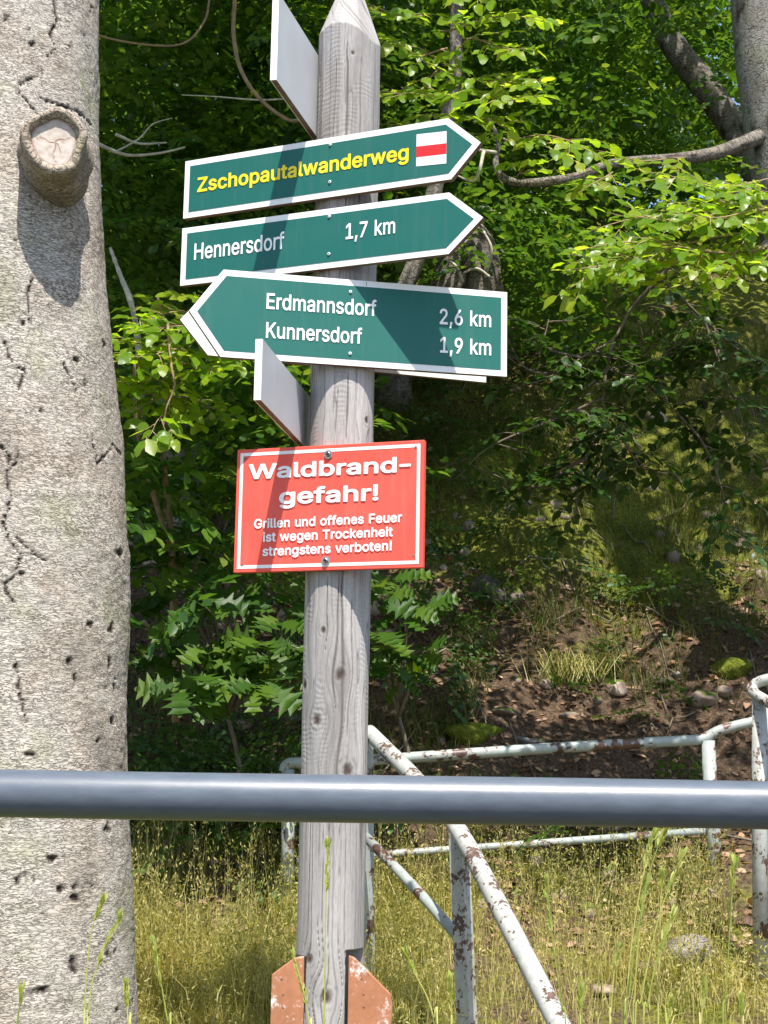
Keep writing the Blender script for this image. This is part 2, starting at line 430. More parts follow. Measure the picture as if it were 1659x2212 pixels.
GLYPHS = json.loads('{"R":{",":[188,[[36,-131,28,-125,26,-113,58,79,68,83,140,83,149,71,96,-121,84,-131]]],"1":[453,[[74,-12,65,-2,67,62,74,66,199,70,200,414,194,423,90,347,82,346,74,358,74,430,191,518,274,521,288,510,288,70,394,66,403,54,403,-2,397,-10,386,-12]]],"2":[453,[[62,-12,52,-2,54,54,276,294,301,334,308,374,301,406,281,430,254,443,214,447,182,439,158,420,145,398,134,352,62,351,54,366,62,417,86,463,134,505,190,525,246,526,310,508,358,470,387,414,391,350,377,302,347,254,180,70,390,69,400,62,401,54,401,-2,390,-12]]],"6":[453,[[206,-18,166,-9,134,6,110,24,82,55,65,87,54,127,52,167,57,207,70,247,99,303,246,518,326,520,334,511,327,495,211,327,294,317,326,303,358,277,379,247,395,207,401,159,397,119,376,63,333,15,278,-12],[206,63,174,77,151,103,139,135,140,183,153,215,177,239,206,251,246,251,278,238,302,211,314,175,313,135,301,103,278,77,246,62]]],"7":[453,[[92,-11,85,-2,87,6,303,438,60,440,50,454,50,510,55,518,140,521,396,519,402,510,402,446,177,-2,164,-12]]],"9":[453,[[126,-11,119,-2,120,6,241,182,198,184,158,192,118,212,94,234,73,262,57,302,52,350,55,390,77,446,110,485,150,511,206,526,246,527,286,518,326,498,358,470,379,438,393,406,400,366,399,318,386,270,358,213,214,-2,198,-12],[198,260,167,278,148,302,138,342,141,382,157,414,182,436,214,447,247,446,280,430,305,398,315,358,311,318,294,286,270,266,238,256]]],"E":[419,[[58,-12,50,-6,48,6,50,514,66,521,378,519,384,510,383,446,370,440,138,440,138,300,354,298,364,294,367,230,362,219,138,216,137,70,378,69,387,54,387,-2,381,-10,370,-12]]],"H":[517,[[58,-12,50,-6,48,6,50,514,58,521,122,521,130,519,137,510,138,301,378,301,380,510,386,519,394,521,464,518,469,502,466,-7,458,-12,394,-12,380,-2,378,218,146,220,137,214,136,-2,122,-12]]],"K":[467,[[58,-12,50,-6,48,6,50,514,58,521,122,521,130,519,137,510,138,280,357,518,450,521,460,510,458,502,378,416,259,286,458,7,458,-7,450,-12,378,-12,362,-6,202,218,194,223,137,158,136,-2,122,-12]]],"a":[389,[[140,-19,108,-13,76,1,38,37,26,61,19,93,21,133,28,157,52,190,92,213,259,245,263,253,261,277,252,296,236,310,212,318,180,318,140,304,108,266,92,264,31,285,29,293,44,325,74,357,116,382,164,394,212,396,260,386,299,365,324,339,343,301,349,253,348,-3,340,-11,276,-12,265,-3,260,16,236,-2,204,-15],[140,61,122,69,108,85,104,109,115,133,148,150,236,165,260,169,264,165,261,117,243,85,203,61,172,57]]],"d":[424,[[176,-19,136,-10,104,7,72,35,45,78,30,118,23,166,23,214,31,262,46,302,73,342,104,370,136,386,176,395,224,394,264,380,296,354,299,446,299,510,304,519,376,520,384,510,384,-2,376,-11,312,-12,301,-2,296,24,248,-11,216,-19],[184,61,149,78,125,110,111,158,111,222,126,270,152,302,184,316,224,316,257,302,283,270,298,222,298,158,284,110,260,78,224,61]]],"e":[404,[[184,-18,136,-6,96,16,56,60,36,102,23,166,25,230,44,294,69,334,112,371,160,391,216,396,264,387,308,366,344,331,368,286,381,230,383,174,376,159,112,156,116,126,132,94,152,75,184,61,224,59,256,67,280,85,304,117,368,102,377,94,356,46,312,6,256,-16],[112,235,128,279,144,296,168,311,192,317,224,316,264,297,287,262,294,238,288,233]]],"f":[254,[[76,-11,69,-2,69,310,60,315,-1,318,-5,326,-5,382,4,391,60,391,68,398,69,446,78,478,93,502,123,526,156,538,188,542,228,538,252,528,254,518,236,461,228,456,196,462,172,458,159,446,155,430,156,393,236,387,240,334,236,319,228,315,164,315,154,310,153,-2,140,-12]]],"k":[381,[[51,-12,43,-6,41,6,43,514,51,521,115,521,126,510,126,246,131,239,280,390,363,391,372,382,363,365,218,214,382,6,379,-10,288,-10,155,158,126,134,123,-7,115,-12]]],"m":[610,[[51,-12,43,-6,41,6,41,374,43,385,51,391,115,391,123,384,125,366,131,361,179,391,211,398,243,396,283,380,315,345,323,344,363,379,411,396,467,395,516,374,551,334,567,286,569,-2,555,-12,489,-10,484,-2,484,62,481,278,467,302,451,312,427,318,395,315,363,294,348,262,347,-2,339,-12,267,-9,262,-2,260,278,251,296,235,310,211,318,187,317,163,309,147,297,128,262,126,-2,115,-12]]],"n":[410,[[51,-12,43,-6,41,6,41,374,43,385,51,391,115,391,123,382,124,366,131,359,179,389,243,396,291,384,323,364,351,326,366,278,369,110,369,-2,355,-12,290,-10,284,-2,284,230,279,270,266,294,243,311,211,317,179,312,143,286,127,246,126,-2,115,-12]]],"o":[415,[[184,-19,144,-10,112,5,81,30,56,61,29,126,23,214,30,254,44,294,64,327,94,358,128,380,160,391,232,395,272,386,304,370,336,345,358,318,385,254,392,214,391,158,384,118,369,78,349,46,326,22,304,6,264,-12,224,-19],[184,61,150,78,121,118,109,174,113,230,128,272,154,302,192,317,232,315,264,300,292,262,306,214,304,150,291,110,264,77,232,61]]],"r":[259,[[51,-12,41,-2,41,382,51,391,115,391,131,365,171,390,211,397,243,396,253,390,255,318,243,310,211,314,179,310,155,298,137,278,126,238,126,-2,115,-12]]],"s":[365,[[154,-19,98,-3,61,22,33,62,24,94,26,102,98,118,116,86,132,70,162,59,194,58,226,66,244,78,255,94,253,118,226,139,122,166,75,190,44,230,37,254,35,286,52,334,90,370,138,391,202,396,250,387,290,365,322,326,335,286,325,278,266,266,242,300,226,313,178,320,154,315,130,300,121,278,124,262,154,241,257,214,303,190,335,150,342,126,342,94,334,62,322,39,282,4,218,-18]]],"u":[410,[[163,-16,123,-6,91,13,66,41,48,81,41,137,43,386,51,391,115,391,124,385,127,129,141,89,163,71,187,63,227,66,255,81,274,105,283,137,286,385,299,391,355,391,368,385,369,1,366,-7,355,-12,299,-12,289,-7,283,23,235,-8,203,-16]]]},"B":{"!":[196,[[89,-25,65,-17,45,1,33,25,32,49,39,73,57,93,81,105,105,107,129,100,151,81,163,57,164,33,156,9,137,-13,113,-24],[57,142,46,161,43,513,57,529,137,529,149,521,153,505,147,153,129,140]]],"-":[453,[[111,167,96,177,93,185,93,249,103,262,335,265,351,260,358,249,358,185,343,168]]],"F":[410,[[57,-21,49,-18,39,-3,41,517,57,529,377,528,390,509,390,453,384,437,369,431,289,431,147,429,147,301,353,298,366,285,365,213,345,200,146,197,142,-11,129,-21]]],"G":[520,[[237,-26,165,-7,117,22,66,78,39,134,23,198,20,286,38,374,66,430,117,487,181,522,237,535,317,531,381,509,437,466,474,414,495,350,489,334,477,328,405,328,389,340,363,390,333,417,285,434,229,430,189,411,157,378,136,334,125,278,127,214,139,166,161,126,196,94,221,82,253,75,309,79,352,102,382,142,389,177,285,178,269,183,262,206,262,254,269,272,285,277,477,277,493,270,499,254,498,174,489,126,469,81,444,46,405,12,349,-15,293,-27]]],"T":[449,[[189,-21,172,-3,169,429,21,434,11,453,11,509,19,525,29,529,261,530,429,526,438,509,438,453,432,437,421,431,280,429,278,-3,261,-21]]],"W":[686,[[149,-20,134,-3,-3,501,-3,517,5,527,85,529,102,517,189,178,197,177,287,517,301,529,389,527,401,509,493,164,501,197,582,509,590,525,605,530,669,530,685,522,691,509,548,-11,525,-21,453,-21,438,-11,341,330,248,-11,229,-21]]],"Z":[438,[[37,-21,21,-3,22,53,279,429,37,431,20,445,21,517,37,529,389,530,405,528,416,517,416,453,163,85,173,78,405,77,420,61,417,-11,397,-21]]],"a":[389,[[139,-28,75,-9,47,12,28,36,10,92,10,124,18,156,38,188,69,212,123,232,251,252,252,276,243,293,227,304,179,309,140,292,107,254,91,254,26,276,20,292,39,332,67,364,108,388,155,402,211,405,259,396,305,372,335,340,352,300,358,252,354,-12,339,-21,275,-21,251,-3,203,-25],[155,67,131,75,119,84,113,100,119,124,147,141,219,153,254,156,253,124,243,100,227,84,203,71]]],"b":[424,[[210,-28,170,-18,138,2,130,-11,114,-21,50,-21,35,-11,32,-3,33,517,50,529,114,530,127,525,135,509,135,421,138,376,178,398,226,405,274,400,322,380,354,354,378,322,396,285,408,237,410,165,403,117,389,77,366,37,330,2,290,-19,250,-28],[210,68,178,80,151,109,136,157,135,213,147,261,170,292,194,305,234,308,269,293,293,261,305,221,306,165,296,125,274,89,242,70]]],"c":[396,[[183,-28,143,-19,95,6,62,37,37,77,18,133,13,189,20,253,37,301,71,349,127,389,183,404,255,400,295,386,335,359,359,331,378,293,383,277,375,261,311,242,295,242,287,248,273,277,255,295,215,309,167,300,149,285,132,261,119,213,121,149,136,109,167,77,207,67,247,76,271,96,291,133,303,138,367,123,383,109,379,85,364,53,319,5,255,-24]]],"d":[424,[[175,-28,135,-19,103,-3,71,23,43,61,26,101,15,157,14,213,21,261,36,301,60,341,87,368,119,389,159,402,207,405,247,398,287,376,290,461,290,509,303,528,375,529,391,517,393,-3,375,-21,311,-21,295,-11,287,2,239,-24],[191,69,155,85,131,117,119,165,119,213,131,261,151,289,175,304,215,308,247,298,274,269,289,221,289,165,277,117,255,86,223,70]]],"e":[404,[[183,-27,127,-13,87,12,50,53,27,101,14,165,16,229,27,277,57,333,98,373,143,396,199,405,255,399,303,379,343,346,372,301,388,245,392,165,375,149,127,148,121,141,129,117,145,93,167,77,191,69,223,68,255,76,275,93,288,117,303,126,367,112,383,101,385,85,367,46,346,21,319,0,255,-25],[127,242,125,253,138,277,175,304,223,307,255,293,278,261,283,245,279,242]]],"f":[254,[[75,-20,60,-3,60,301,51,306,3,306,-12,317,-13,388,3,400,51,400,59,405,61,453,71,485,87,509,115,532,147,545,179,551,219,549,249,541,260,533,263,517,243,455,227,447,179,451,170,445,163,429,163,403,227,400,243,393,249,381,249,333,246,317,235,307,171,306,163,301,162,-3,147,-20]]],"g":[425,[[175,-170,127,-160,79,-135,38,-90,30,-74,33,-58,103,-20,116,-26,143,-57,167,-71,199,-76,239,-72,263,-62,279,-48,288,-26,290,6,287,12,231,-13,175,-15,119,0,71,32,38,78,17,142,14,214,29,286,50,326,79,361,119,388,151,400,191,405,231,402,263,391,287,376,295,390,311,400,375,400,390,390,393,382,393,-10,382,-74,358,-114,311,-150,247,-169],[175,84,143,106,124,142,117,190,123,238,136,270,159,296,191,308,231,305,261,286,281,254,291,206,287,150,271,112,247,90,215,81]]],"h":[410,[[50,-21,35,-11,32,5,32,509,40,525,50,529,114,530,130,522,135,509,138,377,178,398,226,405,274,400,322,376,342,357,362,325,373,293,378,253,378,-3,370,-17,298,-21,278,-11,272,261,261,285,250,297,210,308,186,305,162,293,148,277,138,253,132,-11,114,-21]]],"i":[167,[[46,-20,32,-3,32,381,46,399,125,397,135,381,134,-3,118,-20],[54,429,34,445,25,461,20,485,26,509,38,526,62,541,86,545,106,541,126,529,142,509,147,485,142,459,126,438,102,424,78,422]]],"k":[381,[[50,-21,35,-11,32,5,32,509,40,525,50,529,114,530,133,517,138,259,274,397,370,398,381,381,378,368,230,213,389,13,393,5,390,-11,370,-21,282,-17,154,144,137,133,135,125,132,-11,114,-21]]],"l":[189,[[122,-22,82,-11,55,11,35,51,32,91,32,515,50,529,122,528,130,522,135,507,136,83,138,75,170,75,187,67,202,3,194,-13,186,-18]]],"n":[410,[[50,-21,35,-11,32,5,32,381,42,397,114,400,123,397,138,377,186,400,242,405,290,394,322,376,353,341,373,293,378,245,378,125,375,-11,354,-21,298,-21,282,-15,275,-3,275,237,270,269,254,293,234,305,202,308,178,302,148,277,136,245,132,-11,114,-21]]],"o":[415,[[183,-28,143,-19,109,-3,77,21,51,53,22,117,14,165,14,213,22,261,37,301,79,357,103,376,143,395,183,404,223,405,255,400,295,386,328,365,358,333,378,301,393,261,401,213,401,165,393,117,379,77,359,45,329,13,271,-19,231,-28],[191,69,159,82,132,117,119,165,119,213,132,261,157,293,183,306,223,308,258,293,283,261,297,213,297,165,284,117,263,88,231,70]]],"p":[424,[[50,-163,35,-154,32,-138,35,390,50,400,114,400,130,391,138,375,186,400,250,404,306,389,354,354,392,294,410,214,410,166,404,118,378,54,354,23,330,2,274,-24,202,-27,170,-18,138,2,132,-154,114,-164],[202,70,169,86,146,121,134,174,137,230,152,270,173,294,202,307,242,306,274,289,296,254,306,206,303,150,290,110,266,82,242,70]]],"r":[259,[[50,-21,42,-18,32,-3,34,389,50,400,114,400,138,382,178,401,226,406,250,404,264,389,264,317,250,302,202,304,170,296,154,285,138,261,132,-11,114,-21]]],"s":[365,[[153,-27,93,-11,49,21,31,45,18,77,15,93,21,109,97,127,112,117,122,93,137,77,161,68,185,67,209,69,233,80,244,93,246,109,241,119,225,129,121,156,72,181,38,221,28,253,26,285,41,333,81,375,137,400,201,405,249,397,297,371,329,333,344,285,329,269,265,257,255,261,225,303,209,309,177,311,153,305,137,294,131,269,153,251,257,223,309,197,342,157,351,125,351,93,344,61,331,37,289,-2,225,-26]]],"t":[227,[[147,-24,91,-5,68,17,54,41,44,89,44,305,-5,309,-15,329,-15,377,-9,393,3,400,44,401,44,473,51,487,67,492,123,492,144,481,147,401,211,399,220,393,225,377,225,329,219,313,203,306,147,305,148,89,155,73,203,75,219,65,234,1,219,-18]]],"u":[410,[[162,-25,122,-15,82,9,56,40,39,80,32,144,32,376,36,392,50,400,114,400,130,393,134,384,135,144,137,120,147,96,170,77,194,72,226,75,250,88,267,112,275,144,275,376,279,392,298,400,362,400,378,384,376,-8,362,-21,298,-21,285,-16,274,3,218,-22]]],"v":[389,[[158,-21,141,-3,-4,381,6,397,14,400,95,397,106,381,190,147,198,145,206,168,286,389,302,400,374,400,390,389,391,373,244,-11,230,-21]]],"w":[567,[[132,-20,117,-3,3,373,4,389,11,397,92,400,106,389,172,165,231,381,236,392,252,400,316,400,332,394,396,166,412,213,459,381,468,396,548,400,556,397,565,381,444,-15,428,-21,372,-21,351,-11,284,222,216,-11,204,-20]]]}}')
def rail_grey():
    m, n, l, b = new_mat('grey_rail_paint')
    tc = N_(n, 'TexCoord')
    mp = N_(n, 'Mapping')
    mp.inputs['Scale'].default_value = (0.35, 1, 1)
    l.new(tc.outputs['Object'], mp.inputs['Vector'])
    a = noise(n, l, 90, 5, 0.6, mp.outputs[0])
    c = noise(n, l, 25, 3, 0.5, mp.outputs[0])
    r = ramp(n, [(0.3, (0.075, 0.091, 0.115)), (0.7, (0.098, 0.117, 0.145))])
    l.new(a.outputs[0], r.inputs[0])
    l.new(r.outputs[0], b.inputs['Base Color'])
    b.inputs['Roughness'].default_value = 0.38
    ad = N_(n, 'Math', operation='ADD')
    l.new(a.outputs[0], ad.inputs[0])
    l.new(c.outputs[0], ad.inputs[1])
    bump(n, l, ad.outputs[0], b, 0.16, 0.0015)
    return m
M['rail_grey'] = rail_grey()

def bark(name, light, dark, su=70, sv=150, moss=0.25, spots=True):
    """smooth beech bark: fine horizontal wrinkles, lichen bloom, dark pits from the 'pit' attribute"""
    m, n, l, b = new_mat(name)
    at = N_(n, 'Attribute', attribute_name='bark')
    mp = N_(n, 'Mapping')
    mp.inputs['Scale'].default_value = (su, sv, 1)
    l.new(at.outputs['Vector'], mp.inputs['Vector'])
    n1 = noise(n, l, 1.0, 2.5, 0.5, mp.outputs[0], 0.7)
    s = N_(n, 'Math', operation='SUBTRACT'); s.inputs[1].default_value = 0.5
    l.new(n1.outputs[0], s.inputs[0])
    ab = N_(n, 'Math', operation='ABSOLUTE')
    l.new(s.outputs[0], ab.inputs[0])
    wr = ramp(n, [(0.0, (0, 0, 0)), (0.024, (0.3, 0.3, 0.3)), (0.066, (1, 1, 1))])
    l.new(ab.outputs[0], wr.inputs[0])
    # patchiness of the wrinkles
    mp2 = N_(n, 'Mapping'); mp2.inputs['Scale'].default_value = (9, 13, 1)
    l.new(at.outputs['Vector'], mp2.inputs['Vector'])
    n2 = noise(n, l, 1.0, 4, 0.6, mp2.outputs[0])
    pr = ramp(n, [(0.30, (0.38, 0.38, 0.38)), (0.60, (1, 1, 1))])
    l.new(n2.outputs[0], pr.inputs[0])
    mp3 = N_(n, 'Mapping'); mp3.inputs['Scale'].default_value = (4, 3, 1); mp3.inputs['Location'].default_value = (7.3, 2.1, 0)
    l.new(at.outputs['Vector'], mp3.inputs['Vector'])
    n3 = noise(n, l, 1.0, 5, 0.6, mp3.outputs[0])
    base = ramp(n, [(0.28, [c * 0.55 for c in light]), (0.42, (light[0] * 0.98, light[1] * 0.93, light[2] * 0.88)), (0.52, [min(1, c * 1.08) for c in light]), (0.62, (light[0] * 0.86, light[1] * 0.90, light[2] * 0.74)), (0.75, [min(1, c * 1.1) for c in light])])
    l.new(n3.outputs[0], base.inputs[0])
    wc = mixc(n, l, wr.outputs[0], dark, base.outputs[0])
    c1 = mixc(n, l, pr.outputs[0], base.outputs[0], wc)
    mp4 = N_(n, 'Mapping'); mp4.inputs['Scale'].default_value = (55, 60, 1); mp4.inputs['Location'].default_value = (1.3, 9.1, 0)
    l.new(at.outputs['Vector'], mp4.inputs['Vector'])
    n4 = noise(n, l, 1.0, 3, 0.6, mp4.outputs[0])
    sp = ramp(n, [(0.63, (0, 0, 0)), (0.70, (0.75, 0.75, 0.75))])
    l.new(n4.outputs[0], sp.inputs[0])
    c2 = mixc(n, l, sp.outputs[0], c1, [c * 0.8 for c in dark])
    pit = N_(n, 'Attribute', attribute_name='pit')
    c3 = mixc(n, l, pit.outputs['Fac'], c2, (0.035, 0.022, 0.017))
    l.new(c3, b.inputs['Base Color'])
    b.inputs['Roughness'].default_value = 0.85
    b.inputs['Specular IOR Level'].default_value = 0.25
    h = N_(n, 'Math', operation='MULTIPLY_ADD'); h.inputs[1].default_value = 0.5
    l.new(n2.outputs[0], h.inputs[0])
    l.new(wr.outputs[0], h.inputs[2])
    bump(n, l, h.outputs[0], b, 0.75, 0.0035)
    return m
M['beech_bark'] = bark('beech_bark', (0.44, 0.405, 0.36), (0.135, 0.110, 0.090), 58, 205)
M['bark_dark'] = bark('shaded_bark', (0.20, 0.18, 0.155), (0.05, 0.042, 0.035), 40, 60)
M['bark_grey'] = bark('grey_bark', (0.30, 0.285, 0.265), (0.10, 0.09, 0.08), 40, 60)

def wood_post():
    m, n, l, b = new_mat('weathered_wood')
    g = N_(n, 'Attribute', attribute_name='grain')       # x groove 0..1, y knot 0..1, z tone
    sep = N_(n, 'SeparateXYZ')
    l.new(g.outputs['Vector'], sep.inputs[0])
    tc = N_(n, 'TexCoord')
    mp = N_(n, 'Mapping'); mp.inputs['Scale'].default_value = (1, 1, 0.12)
    l.new(tc.outputs['Object'], mp.inputs['Vector'])
    f = noise(n, l, 420, 3, 0.6, mp.outputs[0])
    tone = ramp(n, [(0.0, (0.20, 0.185, 0.178)), (0.45, (0.345, 0.325, 0.315)), (1.0, (0.52, 0.495, 0.475))])
    l.new(sep.outputs[2], tone.inputs[0])
    fr = ramp(n, [(0.25, (0.78, 0.78, 0.78)), (0.7, (1.1, 1.1, 1.1))])
    l.new(f.outputs[0], fr.inputs[0])
    c0 = mixc(n, l, 1.0, tone.outputs[0], fr.outputs[0], 'MULTIPLY')
    c1 = mixc(n, l, sep.outputs[0], c0, (0.105, 0.09, 0.082))
    c2 = mixc(n, l, sep.outputs[1], c1, (0.07, 0.048, 0.040))
    l.new(c2, b.inputs['Base Color'])
    b.inputs['Roughness'].default_value = 0.8
    b.inputs['Specular IOR Level'].default_value = 0.25
    bump(n, l, f.outputs[0], b, 0.35, 0.0012)
    return m
M['post'] = wood_post()
M['cut_wood'] = None

def cut_wood():
    m, n, l, b = new_mat('sawn_cut_wood')
    tc = N_(n, 'TexCoord')
    ns = noise(n, l, 60, 5, 0.6, tc.outputs['Object'])
    at = N_(n, 'Attribute', attribute_name='crack')
    r = ramp(n, [(0.3, (0.36, 0.30, 0.25)), (0.6, (0.50, 0.445, 0.39))])
    l.new(ns.outputs[0], r.inputs[0])
    c = mixc(n, l, at.outputs['Fac'], r.outputs[0], (0.22, 0.10, 0.07))
    l.new(c, b.inputs['Base Color'])
    b.inputs['Roughness'].default_value = 0.85
    bump(n, l, ns.outputs[0], b, 0.4, 0.002)
    return m
M['cut_wood'] = cut_wood()

def soil():
    m, n, l, b = new_mat('forest_floor')
    tc = N_(n, 'TexCoord')
    big = noise(n, l, 1.6, 5, 0.62, tc.outputs['Object'])
    mid = noise(n, l, 11, 5, 0.62, tc.outputs['Object'])
    fin = noise(n, l, 75, 4, 0.65, tc.outputs['Object'])
    earth = ramp(n, [(0.3, (0.030, 0.020, 0.013)), (0.55, (0.105, 0.070, 0.045)), (0.75, (0.24, 0.165, 0.105))])
    l.new(fin.outputs[0], earth.inputs[0])
    moss = ramp(n, [(0.3, (0.04, 0.05, 0.009)), (0.55, (0.15, 0.16, 0.022)), (0.75, (0.28, 0.26, 0.04))])
    l.new(fin.outputs[0], moss.inputs[0])
    ad = N_(n, 'Math', operation='MULTIPLY_ADD'); ad.inputs[1].default_value = 0.45
    l.new(mid.outputs[0], ad.inputs[0]); l.new(big.outputs[0], ad.inputs[2])
    at = N_(n, 'Attribute', attribute_name='moss')
    ad2 = N_(n, 'Math', operation='ADD')
    l.new(ad.outputs[0], ad2.inputs[0]); l.new(at.outputs['Fac'], ad2.inputs[1])
    mk = ramp(n, [(0.62, (0, 0, 0)), (0.78, (1, 1, 1))])
    l.new(ad2.outputs[0], mk.inputs[0])
    c = mixc(n, l, mk.outputs[0], earth.outputs[0], moss.outputs[0])
    l.new(c, b.inputs['Base Color'])
    b.inputs['Roughness'].default_value = 0.95
    b.inputs['Specular IOR Level'].default_value = 0.15
    h = N_(n, 'Math', operation='ADD')
    l.new(mid.outputs[0], h.inputs[0]); l.new(fin.outputs[0], h.inputs[1])
    bump(n, l, h.outputs[0], b, 0.8, 0.02)
    return m
M['soil'] = soil()

def rock_mat():
    m, n, l, b = new_mat('mossy_rock')
    tc = N_(n, 'TexCoord')
    a = noise(n, l, 14, 6, 0.65, tc.outputs['Object'])
    r = ramp(n, [(0.3, (0.13, 0.095, 0.075)), (0.55, (0.30, 0.225, 0.18)), (0.72, (0.42, 0.34, 0.27))])
    l.new(a.outputs[0], r.inputs[0])
    geo = N_(n, 'NewGeometry')
    sp = N_(n, 'SeparateXYZ'); l.new(geo.outputs['Normal'], sp.inputs[0])
    c = noise(n, l, 22, 4, 0.6, tc.outputs['Object'])
    oi = N_(n, 'ObjectInfo')
    m1 = N_(n, 'Math', operation='MULTIPLY_ADD'); m1.inputs[1].default_value = 0.4
    l.new(sp.outputs[2], m1.inputs[0]); l.new(c.outputs[0], m1.inputs[2])
    m2 = N_(n, 'Math', operation='MULTIPLY_ADD'); m2.inputs[1].default_value = 0.35
    l.new(oi.outputs['Random'], m2.inputs[0]); l.new(m1.outputs[0], m2.inputs[2])
    mk = ramp(n, [(0.92, (0, 0, 0)), (1.0, (1, 1, 1))])
    l.new(m2.outputs[0], mk.inputs[0])
    col = mixc(n, l, mk.outputs[0], r.outputs[0], (0.10, 0.125, 0.02))
    l.new(col, b.inputs['Base Color'])
    b.inputs['Roughness'].default_value = 0.9
    bump(n, l, a.outputs[0], b, 0.6, 0.01)
    return m
M['rock'] = rock_mat()
M['rock_dark'] = plain('dark_rock', (0.075, 0.06, 0.05), 0.9, var=0.5, scale=12, bump_s=0.9, bdist=0.03)
M['rock_moss'] = plain('thick_moss', (0.13, 0.15, 0.02), 0.95, var=0.55, scale=45, bump_s=1.0, bdist=0.02, spec=0.1)
M['rock_grey'] = plain('grey_rock', (0.20, 0.18, 0.165), 0.9, var=0.45, scale=16, bump_s=0.9, bdist=0.02)
M['asphalt'] = plain('asphalt', (0.055, 0.054, 0.052), 0.9, var=0.35, scale=120, bump_s=0.5, bdist=0.004)

M['leaf_bright'] = leaf_mat('beech_leaf', [(0, (0.095, 0.195, 0.008)), (0.5, (0.155, 0.26, 0.010)), (0.85, (0.21, 0.30, 0.012)), (1, (0.26, 0.31, 0.03))], 0.5, 0.36, [(0, (0.32, 0.54, 0.015)), (0.6, (0.50, 0.68, 0.02)), (1, (0.65, 0.72, 0.04))])  # sunlit copy of the beech leaf, sun brightness put into its colour
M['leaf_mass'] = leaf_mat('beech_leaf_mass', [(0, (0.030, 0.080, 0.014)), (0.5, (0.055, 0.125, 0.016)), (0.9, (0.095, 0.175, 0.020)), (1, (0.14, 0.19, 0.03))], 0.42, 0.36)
M['leaf_shade'] = leaf_mat('shaded_beech_leaf', [(0, (0.022, 0.060, 0.010)), (0.6, (0.035, 0.085, 0.012)), (1, (0.06, 0.11, 0.016))], 0.3, 0.4)  # darker copy of the beech leaf, the bough's shade put into its colour
M['leaf_oak'] = leaf_mat('oak_leaf', [(0, (0.030, 0.080, 0.009)), (0.6, (0.050, 0.112, 0.010)), (0.9, (0.080, 0.145, 0.012)), (1, (0.10, 0.15, 0.03))], 0.38, 0.45, spec=0.3)
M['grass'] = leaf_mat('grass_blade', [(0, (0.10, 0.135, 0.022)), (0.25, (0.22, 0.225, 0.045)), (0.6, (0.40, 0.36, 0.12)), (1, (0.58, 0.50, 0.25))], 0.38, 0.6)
M['grass_shade'] = leaf_mat('shaded_slope_grass', [(0, (0.055, 0.085, 0.015)), (0.5, (0.10, 0.12, 0.02)), (0.8, (0.17, 0.15, 0.04)), (1, (0.24, 0.18, 0.08))], 0.35, 0.6)  # darker copy of the grass, the bank's shade put into its colour
M['stalk'] = leaf_mat('grass_stalk', [(0, (0.28, 0.36, 0.08)), (0.6, (0.42, 0.46, 0.13)), (1, (0.55, 0.50, 0.22))], 0.4, 0.55)
M['litter'] = leaf_mat('dry_leaf', [(0, (0.10, 0.055, 0.032)), (0.5, (0.25, 0.145, 0.085)), (0.85, (0.40, 0.25, 0.16)), (1, (0.52, 0.37, 0.25))], 0.15, 0.7)
M['herb'] = leaf_mat('herb_leaf', [(0, (0.03, 0.08, 0.015)), (1, (0.08, 0.15, 0.03))], 0.35, 0.45)
M['twig'] = plain('twig_bark', (0.13, 0.10, 0.07), 0.85, var=0.3, scale=40, bump_s=0.3)
M['twig_tan'] = plain('young_twig_bark', (0.27, 0.18, 0.10), 0.8, var=0.3, scale=40, bump_s=0.3)
M['dead_wood'] = plain('dead_wood', (0.42, 0.38, 0.31), 0.85, var=0.35, scale=50, bump_s=0.4)
M['branch'] = plain('branch_bark', (0.17, 0.145, 0.10), 0.85, var=0.35, scale=25, bump_s=0.6, bdist=0.005)

# ------------------------------------------------------------------ ground
GY = np.array([-60, 1.4, 2.1, 3.35, 4.0, 5.0, 5.6, 6.4, 7.2, 8.2, 9.2, 12, 16, 60.])
GZ = np.array([0, 0.0, 0.18, 0.62, 0.80, 1.10, 1.42, 2.10, 2.75, 3.50, 4.10, 6.0, 7.5, 16.])

def ground_z(x, y):
    x, y = np.asarray(x, float), np.asarray(y, float)
    yy = y + 0.45 * (fbm(x * 0.7 + 3, y * 0.7, 5, 3) - 0.5) * np.clip((y - 4.4) / 1.5, 0, 1)
    z = np.interp(yy, GY, GZ)
    k = np.clip((y - 2.0) / 2.0, 0, 1)
    z = z + k * (0.16 * (fbm(x * 1.3, y * 1.3, 11, 4) - 0.5) + 0.05 * (fbm(x * 6, y * 6, 23, 3) - 0.5))
    s = np.clip((y - 4.6) / 1.2, 0, 1)
    z = z + s * (0.26 * (fbm(x * 3.1, y * 2.3, 41, 4) - 0.5) + 0.10 * (np.abs(fbm(x * 7, y * 6, 47, 3) - 0.5) - 0.1))
    # ledge of stones and the dark hollow at the foot of the bank
    return z

def spaced(a, b, step, far, n):
    core = np.arange(a, b, step)
    g = np.geomspace(step, far, n)
    return np.concatenate([(a - np.cumsum(g))[::-1], core, b + np.cumsum(g)])

